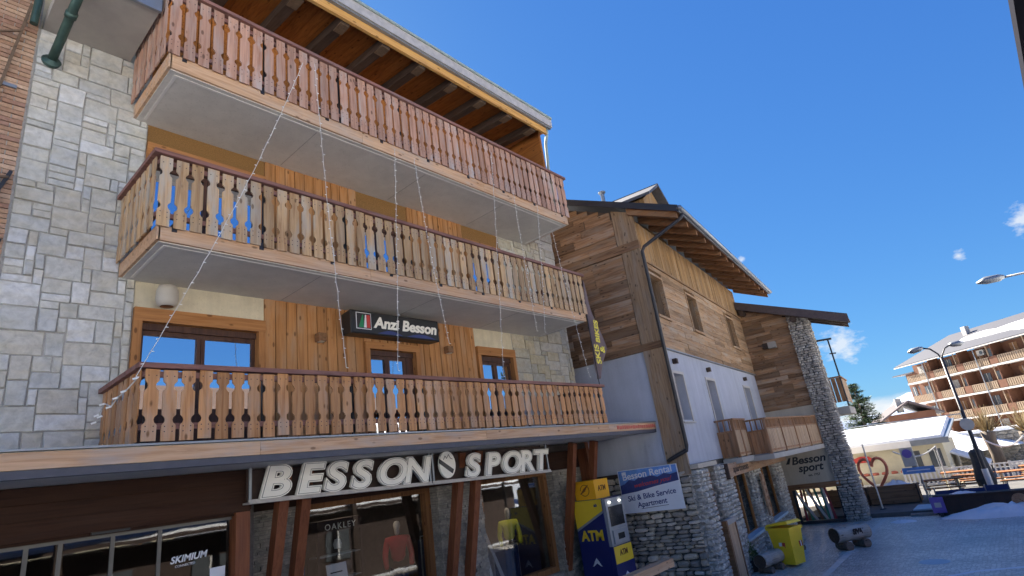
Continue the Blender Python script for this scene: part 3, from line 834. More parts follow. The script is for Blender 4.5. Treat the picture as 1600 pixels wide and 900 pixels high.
# ---- things in the shop windows
def clothes_rail(x, y, cols, label, n=7):
    t = thing('clothes_rail', label, 'clothes rail', (x, y, .3))
    MB().tube([(-.55,0,0),(-.55,0,1.5),(.55,0,1.5),(.55,0,0)], .02, 6).build('frame', 'zinc', t)
    for i in range(n):
        xx = -.45 + i*.9/(n-1)
        MB().hexa([(xx-.05,-.24,.55),(xx+.05,-.24,.55),(xx+.05,.24,.55),(xx-.05,.24,.55),(xx-.04,-.17,1.42),(xx+.04,-.17,1.42),(xx+.04,.17,1.42),(xx-.04,.17,1.42)]).build('jacket', cols[i % len(cols)], t)
clothes_rail(9.9, 11.6, ['trouser_navy', 'atm_blue', 'zinc'], 'rail of dark jackets at the back of the right shop window')
clothes_rail(5.9, 11.8, ['atm_blue', 'trouser_navy', 'zinc'], 'rail of navy jackets behind the left shop window')
def skinfig(name, verts, edges, radii, mat, parent, sub=1):
    me = bpy.data.meshes.new(name); me.from_pydata(verts, edges, []); me.update()
    o = bpy.data.objects.new(name, me); COL.objects.link(o)
    o.modifiers.new('skin', 'SKIN'); md = o.modifiers.new('sub', 'SUBSURF'); md.levels = sub; md.render_levels = sub
    for i, r in enumerate(radii):
        me.skin_vertices[0].data[i].radius = r if isinstance(r, tuple) else (r, r)
    me.skin_vertices[0].data[0].use_root = True
    dg = bpy.context.evaluated_depsgraph_get(); dg.update()
    nm = bpy.data.meshes.new_from_object(o.evaluated_get(dg)); bpy.data.objects.remove(o)
    nm.materials.clear(); nm.materials.append(MATS[mat])
    nm.polygons.foreach_set('use_smooth', [True]*len(nm.polygons))
    return link(name, nm, parent)
def mannequin(loc, jacket, label, rz):
    t = thing('mannequin', label, 'mannequin', loc, rz)
    # trousers
    skinfig('trousers', [(0,0,.92),(-.09,0,.82),(-.10,0,.46),(-.11,.02,.10),(.09,0,.82),(.10,0,.46),(.11,.02,.10)], [(0,1),(1,2),(2,3),(0,4),(4,5),(5,6)],
            [(.15,.11),.10,.075,.06,.10,.075,.06], 'trouser_navy', t)
    skinfig('jacket', [(0,0,.95),(0,0,1.15),(0,0,1.36),(0,0,1.45),(-.20,0,1.38),(-.26,-.02,1.10),(-.24,-.08,.86),(.20,0,1.38),(.26,-.02,1.10),(.24,-.08,.86)],
            [(0,1),(1,2),(2,3),(2,4),(4,5),(5,6),(2,7),(7,8),(8,9)], [(.16,.11),(.15,.10),(.16,.10),.06,.075,.06,.05,.075,.06,.05], jacket, t)
    skinfig('head', [(0,0,1.44),(0,-.01,1.53),(0,-.02,1.63),(0,-.01,1.73)], [(0,1),(1,2),(2,3)], [.05,.05,.085,.055], 'skin_doll', t)
    MB().lathe([(0,0),(.2,0),(.2,.03),(0,.04)], (0,0,0), 16).build('base', 'zinc', t)
    MB().tube([(-.11,.02,.03),(-.11,.02,.12)], .03, 6).tube([(.11,.02,.03),(.11,.02,.12)], .03, 6).build('ankle_rod', 'zinc', t)
mannequin((11.02, 10.25, .42), 'jacket_yellow', 'mannequin in yellow jacket and navy trousers in the right shop window', R(-30))
mannequin((7.52, 10.05, .6), 'jacket_red', 'mannequin in red jacket in the left shop window', R(-30))
box('display_floor', 'shop_floor', chalet, 5.05, 11.8, 9.62, 10.8, .3, .42)
# glass showcase with the brand lettering
sc_ = thing('showcase', 'tall glass showcase with white lettering inside the left shop window', 'showcase', (6.28, 10.3, .42))
c = MB()
for x in (-.45, .45):
    for y in (-.18, .18): c.box(x-.02, x+.02, y-.02, y+.02, 0, 2.0)
c.box(-.47, .47, -.2, .2, 1.9, 2.12).box(-.47, .47, -.2, .2, 0, .3)
c.build('frame', 'dark_brown', sc_)
for z in (.7, 1.1, 1.5): box('shelf', 'zinc', sc_, -.44, .44, -.17, .17, z, z+.015)
lettering('lettering', 'OAKLEY', .15, 'letter_cream', sc_, (0, -.207, 1.95), (1,0,0), (0,0,1), spacing=1.25)
for i, (x, z) in enumerate([(-.2,.8),(.1,.75),(.25,1.2),(-.1,1.2),(.05,1.6)]):
    MB().lathe([(0,0),(.06,0),(.08,.08),(.05,.16),(0,.17)], (x,0,z), 10).build('helmet', ['ski_grey','white_paint','print_black'][i % 3], sc_, smooth=True)
nb = thing('notice_board', 'white leaning notice board with black print in the left shop window', 'notice board', (6.1, 9.85, .42))
MB().hexa([(-.2,.0,.75),(.2,.0,.75),(.2,.02,.75),(-.2,.02,.75),(-.2,.14,1.38),(.2,.14,1.38),(.2,.16,1.38),(-.2,.16,1.38)]).build('panel', 'print_white', nb)
MB().tube([(0,.05,.76),(0,.25,0)], .015, 6).tube([(-.15,.02,.78),(-.18,-.1,0)], .015, 6).tube([(.15,.02,.78),(.18,-.1,0)], .015, 6).build('legs', 'zinc', nb)
for k in range(5):
    z = .83+k*.1; y = .14*(z-.75)/.63
    MB().box(-.14, .1, y-.006, y-.002, z, z+.02).build('print_row', 'print_black', nb)
# pale ladder-like ski rack and skis
sk = thing('ski_stand', 'pale upright skis leaning together in the right shop window', 'skis', (10.05, 10.0, .42))
for i, (a, mt) in enumerate([(-.12, 'ski_grey'), (.02, 'white_paint'), (.2, 'ski_grey')]):
    MB().bar((a*2.2, 0, 0), (a*.4-.12, .3, 1.75), .09, .02, (0,1,0)).build('ski', mt, sk)
box('plinth', 'zinc', sk, -.5, .5, -.1, .45, -.005, .02)
bx = thing('display_cabinet', 'low grey cabinet behind the yellow mannequin', 'cabinet', (11.6, 11.3, .004))
MB().box(-.5,.5,-.3,.3,0,1.2).build('body', 'zinc_pale', bx); MB().box(-.54,.54,-.34,.34,1.2,1.25).build('top', 'dark_brown', bx)
for x in (-.24,.24): box('door', 'dark_brown', bx, x-.2, x+.2, -.325, -.302, .1, 1.1)
pst = thing('poster', 'blue and orange framed poster hanging inside the right shop window', 'poster', (10.25, 10.6, 1.9))
box('frame', 'dark_brown', pst, -.36, .36, 0, .03, -.05, .62); box('picture', 'print_blue', pst, -.33, .02, -.006, -.002, -.02, .59); box('picture', 'table_orange', pst, .03, .33, -.006, -.002, -.02, .59)
MB().tube([(0,.015,.62),(0,.015,1.4)], .006, 5).build('cord', 'wire', pst)
lettering('door_lettering', 'SKIMIUM', .115, 'print_white', do, (3.18, 8.768, 2.37), (1,0,.04), (0,0,1), ext=.001, shear=.2, offset=.003)
lettering('door_lettering', 'CONNECTED', .04, 'print_white', do, (3.14, 8.768, 2.31), (1,0,.04), (0,0,1), ext=.001)
for i, (x, z) in enumerate([(2.5, 2.15), (3.55, 2.12)]):
    box('paper_notice', 'print_white', do, x-.1, x+.1, 8.765, 8.768, z-.15, z+.1)

# ---- shop sign BESSON SPORT
sg = thing('shop_sign', 'long open sign with big cream letters BESSON SPORT under the canopy', 'sign', (0, 8.40, 0))
def zb(x): return 3.015 - (x-3.83)*.0205
fr = MB()
for (a, b_) in ((3.80, 7.15), (7.17, 10.68)):
    fr.hexa([(a,-.03,zb(a)-.05),(b_,-.03,zb(b_)-.05),(b_,.20,zb(b_)-.05),(a,.20,zb(a)-.05),(a,-.03,zb(a)-.025),(b_,-.03,zb(b_)-.025),(b_,.20,zb(b_)-.025),(a,.20,zb(a)-.025)])
    fr.hexa([(a,.0,zb(a)-.025),(b_,.0,zb(b_)-.025),(b_,.03,zb(b_)-.025),(a,.03,zb(a)-.025),(a,.0,zb(a)+.01),(b_,.0,zb(b_)+.01),(b_,.03,zb(b_)+.01),(a,.03,zb(a)+.01)])
fr.build('shelf', 'zinc_pale', sg)
for x in (3.82, 7.12, 7.20, 10.62):
    box('upright', 'zinc', sg, x-.018, x+.018, 0, .03, zb(x)+.012, 3.455)
for (x0_, x1_) in ((3.83, 7.12), (7.20, 10.6)):
    MB().hexa([(x0_,.14,zb(x0_)),(x1_,.14,zb(x1_)),(x1_,.16,zb(x1_)),(x0_,.16,zb(x0_)),(x0_,.14,3.44),(x1_,.14,3.44),(x1_,.16,3.44),(x0_,.16,3.44)]).build('back_panel', 'dark_brown', sg)
def big_letters(word, x0_, pitch, size, dz=0):
    for ch, dxp in zip(word, pitch):
        ax = (1, 0, -.0205)
        x = x0_ + dxp
        L = lettering('letter', ch, size, 'letter_cream', sg, (x, -.02, zb(x)+.035+dz), ax, (0,0,1), ext=.03, offset=.034, shear=.22, align='LEFT', sx=1.3)
        for nm, off, dy, mt in (('inline', .019, -.053, 'letter_line'), ('face', .012, -.056, 'letter_cream')):
            lettering(nm, ch, size, mt, L, (x, dy, zb(x)+.035+dz), ax, (0,0,1), ext=.001, offset=off, shear=.22, align='LEFT', sx=1.3)
big_letters('BESSON', 3.93, [0, .55, 1.01, 1.49, 1.98, 2.52], .58)
big_letters('SPORT', 7.98, [0, .53, 1.02, 1.57, 2.06], .58)
em = MB().prism([(.2*math.cos(2*math.pi*k/28), .245*math.sin(2*math.pi*k/28)) for k in range(28)], (7.52, 0, 3.22), (1,0,0), (0,0,1), (0,1,0), -.05, 0.0).build('emblem', 'letter_cream', sg)
MB().prism([(-.21,.12),(.14,-.10),(.10,-.17),(-.22,.04)], (7.52,0,3.22), (1,0,0), (0,0,1), (0,1,0), -.06, -.052).build('snowboard_mark', 'black_sign', em)
zz = [(-.10,.09),(-.05,.16),(-.02,.11),(.04,.18),(.08,.11),(.13,.09)]
mk = MB()
for a, b_ in zip(zz, zz[1:]): mk.bar((7.52+a[0], -.053, 3.22+a[1]), (7.52+b_[0], -.053, 3.22+b_[1]), .012, .004, (0,1,0))
mk.build('mountain_mark', 'letter_line', em)

# ---- ANZI BESSON light box
an = thing('light_box_sign', 'black light box reading Anzi Besson above the first floor window', 'sign', (0, 8.60, 0))
t = MB()
x0_, x1_, z0_, z1_ = 5.72, 7.86, 5.715, 6.16
t.add([(x0_+.02,.33,z0_+.02),(x1_-.02,.33,z0_+.02),(x1_-.02,.33,z1_-.02),(x0_+.02,.33,z1_-.02),(x0_,.02,z0_),(x1_,.02,z0_),(x1_,.02,z1_),(x0_,.02,z1_),
       (x0_+.025,0,z0_+.025),(x1_-.025,0,z0_+.025),(x1_-.025,0,z1_-.025),(x0_+.025,0,z1_-.025)],
      [(0,1,5,4),(1,2,6,5),(2,3,7,6),(3,0,4,7),(4,5,9,8),(5,6,10,9),(6,7,11,10),(7,4,8,11),(8,9,10,11),(3,2,1,0)])
t.build('box', 'black_sign', an)
lettering('lettering', 'Anzi Besson', .295, 'letter_cream', an, (6.23, -.004, 5.86), (1,0,0), (0,0,1), ext=.004, offset=.011, shear=.18, align='LEFT', sx=1.06)
lg = box('logo_panel', 'print_white', an, 5.83, 6.16, -.006, -.001, 5.80, 6.12)
box('logo_ground', 'print_black', lg, 5.843, 6.147, -.009, -.0065, 5.813, 6.107)
for i, (mt, xa, xb, xc, xd) in enumerate([('print_green', 5.88, 5.985, 6.02, 5.985), ('print_white', 5.99, 6.05, 6.05, 6.025), ('print_red', 6.055, 6.13, 6.13, 6.055)]):
    MB().prism([(xa,5.83),(xb,5.83),(xb,6.08),(xd if mt != 'print_green' else 5.965,6.08)], (0,0,0), (1,0,0), (0,0,1), (0,1,0), -.012, -.0095).build('logo_stripe', mt, lg)
m = MB()
for (a, b_) in ((6.3, 6.9), (7.0, 7.75)):
    n = 10
    for k in range(n):
        u0, u1 = k/n, (k+1)/n
        m.add([(a+(b_-a)*u0,-.003,5.745),(a+(b_-a)*u1,-.003,5.745),(a+(b_-a)*u1,-.003,5.745+.07*math.sin(math.pi*u1)+.002),(a+(b_-a)*u0,-.003,5.745+.07*math.sin(math.pi*u0)+.002)], [(0,1,2,3)])
m.build('mountain_print', 'print_navy', an)

# ---- wall lamps
for nm, x, z, lb in (('a', 5.26, 5.64, 'small brown cube wall lamp left of the light box sign'), ('b', 8.34, 5.64, 'small brown cube wall lamp right of the light box sign')):
    t = thing('wall_lamp', lb, 'lamp', (x, 8.95, z), group='cube wall lamps')
    box('housing', 'rafter_brown', t, -.075, .075, -.15, -.012, -.075, .075); box('plate', 'metal_dark', t, -.05, .05, -.012, 0, -.05, .05)
    box('lens', 'letter_cream', t, -.05, .05, -.13, -.03, -.079, -.0755)
t = thing('wall_lantern', 'cream ceramic wall lantern above the left window', 'lamp', (2.74, 8.96, 5.86))
MB().lathe([(.09,0),(.135,.03),(.15,.12),(.145,.24),(.12,.31),(.06,.33),(0,.33)], (0,-.17,0), 20).build('shade', 'lamp_ceramic', t, smooth=True)
MB().lathe([(.0,.015),(.088,.015),(.088,.0)], (0,-.17,0), 16).build('rim', 'rafter_brown', t)
box('wall_plate', 'lamp_ceramic', t, -.05, .05, -.06, 0, .08, .24)
# top left: concrete slab of the neighbouring balcony with zinc edge
box('side_slab', 'concrete', chalet, .93, 2.04, 7.6, YW+.1, 10.02, 10.25)
box('side_slab_edge', 'zinc', chalet, .93, 2.05, 7.55, 7.598, 9.98, 10.32)
t = thing('green_pole_arm', 'green metal pole arm with round flange on the pale stone wall', 'pole', (1.07, 8.94, 9.48))
MB().tube([(0,-.005,0),(0,-.03,.0),(0,-.05,.015)], [.115,.12,.07], 20).build('flange', 'green_metal', t, smooth=False)
MB().tube([(0,-.03,.0),(.02,-.3,.12),(.05,-.85,.36),(.08,-1.3,.55)], [.06,.06,.06,.055], 14).tube([(.045,-.72,.305),(.05,-.80,.34)], .075, 14).build('arm', 'green_metal', t, smooth=True)

# ---- light strings
strands = [((4.13,10.0),(2.0,4.46),.10,'leftmost light string slanting across to the lowest balcony corner'),
 ((4.35,10.1),(4.72,4.70),.03,'light string hanging beside the slanting leftmost one'),
 ((5.97,9.0),(5.67,4.70),.02,'light string hanging past the letter z of the black sign'),
 ((6.43,8.95),(6.86,5.25),.03,'light string ending at the cube lamp right of the black sign'),
 ((8.81,10.0),(8.21,4.70),.02,'light string hanging in front of the third window'),
 ((9.41,9.2),(9.50,5.75),.02,'short light string left of the balcony ends'),
 ((10.3,9.1),(9.78,5.75),.02,'faint light string in front of the right stone wall'),
 ((10.73,8.55),(11.24,4.80),.03,'rightmost light string reaching the lowest balcony end')]
for (xa, za), (xb, zb_), sag, lb in strands:
    t = thing('light_string', lb, 'string lights', (xa, 7.27, za), group='string lights on the balconies')
    n = 36; pts = []
    for k in range(n+1):
        u = k/n
        pts.append(((xb-xa)*u + sag*math.sin(math.pi*u)*(1 if xb < xa else -1) + rng.uniform(-.006, .006), rng.uniform(-.006, .006), (zb_-za)*u))
    MB().tube(pts, .0045, 5).build('cable', 'wire', t)
    m = MB()
    for k in range(1, n+1):
        p = pts[k]; s_ = 1 if k % 2 else -1
        for q in (0,):
            pp = [(pts[k-1][i]*q + p[i]*(1-q)) for i in range(3)]
            s_ = -s_
            m.bar((pp[0], pp[1], pp[2]), (pp[0]+s_*.03, pp[1]-.01, pp[2]-.006), .008, .008)
    m.build('bulbs', 'bulb', t, kind='stuff')
t = thing('light_string', 'light string tangled over the left end of the lowest balcony', 'string lights', (2.03, 7.30, 4.46), group='string lights on the balconies')
pts = [(0,0,0),(-.04,.25,-.10),(-.05,.5,-.13),(-.06,.7,-.20),(-.07,.95,-.12),(-.07,1.15,-.22),(-.07,1.0,-.26),(-.08,1.2,-.30)]
MB().tube(pts, .008, 5).build('cable', 'wire', t)
m = MB()
for p in pts: m.bar(p, (p[0]-.05, p[1]+.01, p[2]-.02), .02, .02)
m.build('bulbs', 'bulb', t, kind='stuff')

# ---- feather flag at the right balcony end
fl = thing('feather_flag', 'brown feather flag with yellow lettering tied to the balcony ends', 'flag', (12.0, 7.52, 4.7))
MB().tube([(0,0,-.3),(.0,0,1.6),(.05,0,2.75)], .014, 6).build('pole', 'metal_dark', fl)
prof = [(0,.22),(.08,.12),(.30,.55),(.62,.95),(.50,1.45),(.34,1.95),(.20,2.4),(.06,2.75),(0.02,2.2),(0,1.2)]
vs, fs = [], []
N = 26
def xr(z):
    pr = [(.12,.06),(.55,.34),(.95,.66),(1.45,.52),(1.95,.36),(2.4,.20),(2.75,.07)]
    for (z0_, a), (z1_, b_) in zip(pr, pr[1:]):
        if z0_ <= z <= z1_: return a + (b_-a)*(z-z0_)/(z1_-z0_)
    return .06
mm = MB()
for k in range(N+1):
    z = .14 + (2.74-.14)*k/N; w_ = xr(z)
    for j in range(5):
        u = j/4; mm.v.append((.02+u*w_, .04*math.sin(u*5+z*1.7)+.03*math.sin(z*4), z))
for k in range(N):
    for j in range(4): a = k*5+j; mm.f.append((a, a+1, a+6, a+5))
o = mm.build('cloth', 'flag_cloth', fl, smooth=True)
md = o.modifiers.new('thick', 'SOLIDIFY'); md.thickness = .004
lettering('lettering', 'SKIS', .28, 'flag_yellow', fl, (.16, -.075, .75), (0,0,1), (-1,0,0), ext=.002, offset=.008, align='CENTER')
lettering('lettering', 'BIKES', .25, 'flag_yellow', fl, (.30, -.075, 1.35), (.1,0,1), (-1,0,.1), ext=.002, offset=.008, align='CENTER')
lettering('lettering', '&', .28, 'flag_yellow', fl, (.42, -.075, .88), (.1,0,1), (-1,0,.1), ext=.002, offset=.008, align='CENTER')

# ---- ATM
atm = thing('cash_machine', 'blue and yellow cash machine with orange topper beside the shop', 'cash machine', (12.0, 7.98, 0.0))
MB().box(0, .86, .10, .92, 0, 2.06).box(.02,.84,0,.10,0,1.0).build('body', 'atm_blue', atm)
# side panel prints (faces -x)
def sp(poly, nm, mt, off=.003): return MB().prism(poly, (0,0,0), (0,-1,0), (0,0,1), (-1,0,0), off, off+.003).build(nm, mt, atm)
sp([(-.92,1.42),(-.92,2.055),(-.10,2.055),(-.10,1.80)], 'side_print', 'atm_yellow')
sp([(-.92,1.365),(-.92,1.415),(-.10,1.795),(-.10,1.745)], 'side_print', 'atm_grey')
lettering('lettering', 'ATM', .31, 'atm_yellow', atm, (-.005, .50, 1.16), (0,-1,0), (0,0,1), ext=.003, offset=.012)
lettering('lettering', 'ab', .10, 'print_navy', atm, (-.008, .28, 1.90), (0,-1,0), (0,0,1), ext=.003, offset=.004)
for k in range(3):
    z = .60 + k*.04; y = .50
    MB().prism([(-y-.14+.03*k, z), (-y, z+.10), (-y+.14-.03*k, z), (-y+.10-.03*k, z), (-y, z+.065), (-y-.10+.03*k, z)], (0,0,0), (0,-1,0), (0,0,1), (-1,0,0), .003, .006).build('bank_mark', 'print_white', atm)
# front with screen surround
MB().box(.03, .83, .015, .10, 1.0, 2.04).build('fascia', 'atm_grey', atm)
MB().box(.12, .74, .008, .016, 1.42, 1.86).build('screen', 'screen_dark', atm)
MB().box(.12, .74, -.02, .014, 1.04, 1.34).build('keypad_shelf', 'atm_grey', atm)
MB().box(.3, .58, -.026, -.021, 1.12, 1.25).build('card_slot', 'screen_dark', atm)
for x in (.2, .66): MB().lathe([(0,0),(.03,0),(.03,.012),(0,.012)], (x,.004,1.945), 10).build('lamp', 'spot', atm)
MB().box(.04, .82, -.006, -.001, .62, .985).build('front_print', 'atm_yellow', atm)
lettering('lettering', 'ATM', .17, 'brown_print', atm, (.43, -.009, .78), (1,0,0), (0,0,1), ext=.002, offset=.006)
MB().prism([(.28,.30),(.43,.42),(.58,.30),(.52,.30),(.43,.37),(.34,.30)], (0,0,0), (1,0,0), (0,0,1), (0,1,0), -.006, -.001).build('bank_mark', 'print_white', atm)
tp = MB().box(.12, .74, .30, .90, 2.062, 2.50).build('topper', 'atm_orange', atm)
lettering('lettering', 'ATM', .17, 'brown_print', tp, (.43, .296, 2.24), (1,0,0), (0,0,1), ext=.002, offset=.004)
for k in range(4):
    MB().bar((.117, .74-.03*k, 2.20+.03*k), (.117, .58-.03*k, 2.28+.04*k), .02, .004, (1,0,0)).build('topper_mark', 'brown_print', tp)
MB().tube([(.117,.60+.13*math.cos(a/16*6.283),2.28+.13*math.sin(a/16*6.283)) for a in range(16)], .008, 4, False).build('topper_mark', 'brown_print', tp)

# ---- timber rail on the platform edge
t = thing('timber_rail', 'thick pale timber rail beside the rubble wall, cut at the bottom edge', 'rail', (0, 6.2, 0))
box('rail_beam', 'fascia_pale', t, 4.0, 11.25, -.1, .1, .72, .87)
for x in (4.6, 6.7, 8.8, 10.6): box('post', 'dark_brown', t, x-.07, x+.07, -.07, .07, 0.0, .72)

# =================================================================== BRICK NEIGHBOUR
br = thing('brick_building', 'brick building at the far left edge of the picture', 'building', (0, 0, 0))
box('wall', 'mortar', br, -9, .899, 8.96, 20, 3.46, 13.0)
bm = {}
for k in range(4):
    m = MB(); m.box(0, .245 - .0*k, -.012 - .003*k, .03, 0, .058); bm[k] = m.mesh('brick', 'brick_red')
cnt = 0; z = 5.0; row = 0
restb = MB()
while z < 11.2:
    x = .875 - (.13 if row % 2 else 0)
    if row % 2:
        restb.box(.755, .875, 8.938, 8.99, z, z+.058)
    k = 0
    while x > -.35:
        vis = x > (.95 - .11*(z-5.0)) - .75
        if vis and cnt < 300 and 5.6 < z < 10.6:
            link('brick', bm[rng.randrange(4)], br, loc=(x-.25, 8.95, z)); cnt += 1
        else: restb.box(x-.25, x-.005, 8.937, 8.99, z, z+.058)
        x -= .255
    z += .0715; row += 1
restb.build('far_bricks', 'brick_red', br, kind='stuff')
t = thing('wall_bracket', 'rusty metal bracket rods fixed to the top of the brick wall', 'bracket', (.7, 8.93, 8.9))
MB().bar((.05,-.12,1.35), (-.12,-.02,-.1), .035, .03).bar((-.12,-.02,-.1),(-.14,-.02,-.45), .02, .02).build('long_rod', 'rusty', t)
MB().bar((-.0,-.10,.85), (-.75,-.10,.35), .025, .025).build('side_rod', 'rusty', t)
MB().box(-.25,.05,-.03,0,-.08,-.03).build('wall_clip', 'zinc', t)
MB().tube([(.10,-.15,1.0),(.13,-.25,2.1)], .05, 10).build('sleeve', 'green_metal', t)
t = thing('wall_bracket', 'dark metal bracket rods low on the brick wall', 'bracket', (.83, 8.93, 7.25))
MB().bar((.0,-.08,.25), (-.25,-.06,-.55), .05, .04).build('long_rod', 'metal_dark', t)
MB().bar((-.02,-.10,.15), (-.5,-.25,-.02), .03, .03).build('side_rod', 'rusty', t)
MB().bar((.02,-.02,-.72), (-.4,-.03,-.66), .03, .03).build('pin', 'metal_dark', t)

# =================================================================== TIMBER HOUSE (own frame: x along its street front, y into the house)
TH = R(7.15)
CO = (14.17, 6.74, 0)
th = thing('timber_house', 'timber and blue-grey plaster house with stone base next to the chalet', 'building', CO, TH)
def rz(v): return 9.27 + .464*(v + 1.44)          # top of the roof over depth v
# cores
MB().box(.06, 11.45, .36, 9, 2.5, 9.3).box(.06, 11.45, .06, 9, GZ-.1, 2.5).build('core', 'mortar_dark', th)
def holed(x0, x1, z0, z1, holes, y0, y1):
    xs = sorted({x0, x1} | {h for q in holes for h in q[:2]}); zs = sorted({z0, z1} | {h for q in holes for h in q[2:]}); m = MB()
    for i in range(len(xs)-1):
        for j in range(len(zs)-1):
            cx, cz = (xs[i]+xs[i+1])/2, (zs[j]+zs[j+1])/2
            if any(q[0] < cx < q[1] and q[2] < cz < q[3] for q in holes): continue
            m.box(xs[i], xs[i+1], y0, y1, zs[j], zs[j+1])
    return m
UPW = [(.20, 1.23), (3.52, 4.60), (8.52, 9.72)]
LOW = [(.46, 1.29, 3.66, 4.93), (3.64, 4.56, 2.56, 4.93), (8.72, 9.68, 2.56, 4.93)]
holed(.06, 11.5, 5.58, 9.3, [(a, e, 6.57, 7.81) for a, e in UPW], .056, .36).build('front_backing', 'old_post', th)
box('plaster_side', 'plaster_blue', th, 0.0, .06, .0, 9, 2.52, 5.60)
holed(.06, 11.5, 2.52, 5.578, LOW, 0, .36).build('plaster_front', 'plaster_blue', th)
# gable side: old boards between the corner post and the chalet
wall_rows = []
z = 5.80; k = 0
while z < 10.9:
    h = rng.choice((.16, .20, .24, .28))
    if 8.48 < z < 8.78: z = 8.80
    if z < 8.52 < z + h: h = 8.52 - z
    vmin = .52 if z < 8.6 else .60
    need = (z + h + .28 - 9.27)/.464 - 1.44        # stay under the roof
    a = max(vmin, need)
    v = a
    while v < 5.2:
        L = rng.uniform(.7, 2.2); e = min(v+L, 5.2)
        o = rng.uniform(-.012, .012)
        box('board', 'old_board_y', th, -.03+o, .055, v+.003, e-.003, z+.003, z+h-.003); v = e
    z += h
box('gable_backing', 'rafter_dark', th, .0, .05, .0, 5.2, 5.6, 9.2)
MB().prism([(.0,9.2),(5.2,9.2),(5.2,rz(5.2)-.3),(0,rz(0)-.3)], (0,0,0), (0,1,0), (0,0,1), (1,0,0), 0.001, .05).build('gable_backing', 'rafter_dark', th)
for (z0_, z1_) in ((5.60, 5.79), (8.53, 8.78)):
    box('beam', 'old_board_y', th, -.09, .05, -.07, 5.2, z0_, z1_)
box('corner_post', 'old_post', th, -.065, .04, -.05, .50, 2.30, 5.598)
box('corner_post', 'old_post', th, -.065, .04, -.05, .50, 5.792, 8.528)
MB().hexa([(-.065,-.05,8.782),(.04,-.05,8.782),(.04,.58,8.782),(-.065,.58,8.782),(-.065,-.05,rz(-.05)-.26),(.04,-.05,rz(-.05)-.26),(.04,.58,rz(.58)-.26),(-.065,.58,rz(.58)-.26)]).build('corner_post', 'old_post', th)
# street front boards around the windows
z = 5.62
while z < 8.1:
    h = rng.choice((.13, .16, .18, .2)); h = min(h, 8.14 - z)
    if h < .05: break
    segs = [(.06, 11.48)]
    if z + h > 6.50 and z < 7.88:
        segs = [(.06, UPW[0][0]-.07), (UPW[0][1]+.07, UPW[1][0]-.07), (UPW[1][1]+.07, UPW[2][0]-.07), (UPW[2][1]+.07, 11.48)]
    for a, e in segs:
        s = a
        while s < e - .02:
            L = rng.uniform(1.0, 3.2); q = min(s+L, e)
            if e - q < .3: q = e
            o = rng.uniform(-.01, .01)
            box('board', 'old_board_x', th, s+.003, q-.003, -.045+o, .055, z+.003, z+h-.003); s = q
    z += h
box('ledge', 'old_board_x', th, .05, 11.5, -.10, .055, 8.14, 8.20)
s = .06
while s < 11.4:
    w_ = .19; o = rng.uniform(-.008, .008)
    box('strip_board', 'strip_yellow', th, s+.003, s+w_-.003, -.04+o, .055, 8.203, 9.42); s += w_
box('front_drip', 'zinc', th, .06, 11.5, -.07, .0, 5.582, 5.618)
def b2_window(x0, x1, z0, z1, fm, pm, reveal=.16):
    f = MB(); w_ = .07
    f.box(x0-w_, x0, -.075, .05, z0-w_, z1+w_).box(x1, x1+w_, -.075, .05, z0-w_, z1+w_).box(x0, x1, -.075, .05, z1, z1+w_).box(x0-.02, x1+.02, -.115, .05, z0-w_, z0)
    o = f.build('window', fm, th)
    box('blind', pm, o, x0+.002, x1-.002, .30, .32, z0+.002, z1-.002)
    for q in range(1, 5): box('blind_slat', pm, o, x0+(x1-x0)*q/5-.012, x0+(x1-x0)*q/5+.012, .288, .299, z0+.004, z1-.004)
    return o
for a, e in UPW: b2_window(a, e, 6.57, 7.81, 'old_board_x', 'window_brown')  # dark brown panels stand for the unlit rooms inside
# openings let into the plaster: pale surround, recessed grey blind
for a, e, z0_, z1_ in LOW:
    f = MB(); w_ = .08
    f.box(a-w_, a, -.03, .0, z0_-.05, z1_+w_).box(e, e+w_, -.03, 0, z0_-.05, z1_+w_).box(a, e, -.03, 0, z1_, z1_+w_).box(a-.1, e+.1, -.07, 0, z0_-.09, z0_-.051)
    o = f.build('window', 'window_beige', th)
    box('blind', 'shutter_grey', o, a+.002, e-.002, .22, .24, z0_+.002, z1_-.002)
    for q in range(1, 14): box('blind_slat', 'shutter_grey', o, a+.003, e-.003, .212, .2195, z0_+(z1_-z0_)*q/14-.02, z0_+(z1_-z0_)*q/14+.02)
for s in (.74, 4.02, 9.1):
    t = thing('facade_spot', {.74: 'small dark cube lamp above the left plaster window', 4.02: 'small dark cube lamp above the middle plaster door', 9.1: 'small dark cube lamp above the right plaster door'}[s], 'lamp', (0, 0, 0), group='cube lamps on the plaster front')
    t.location = Vector(CO) + Matrix.Rotation(TH, 3, 'Z') @ Vector((s, -.002, 5.27)); t.rotation_euler = (0, 0, TH)
    box('housing', 'rafter_dark', t, -.07, .07, -.13, -.01, -.07, .07); box('plate', 'metal_dark', t, -.05, .05, -.01, 0, -.05, .05)
    box('lens', 'shutter_grey', t, -.045, .045, -.115, -.025, -.074, -.0705)

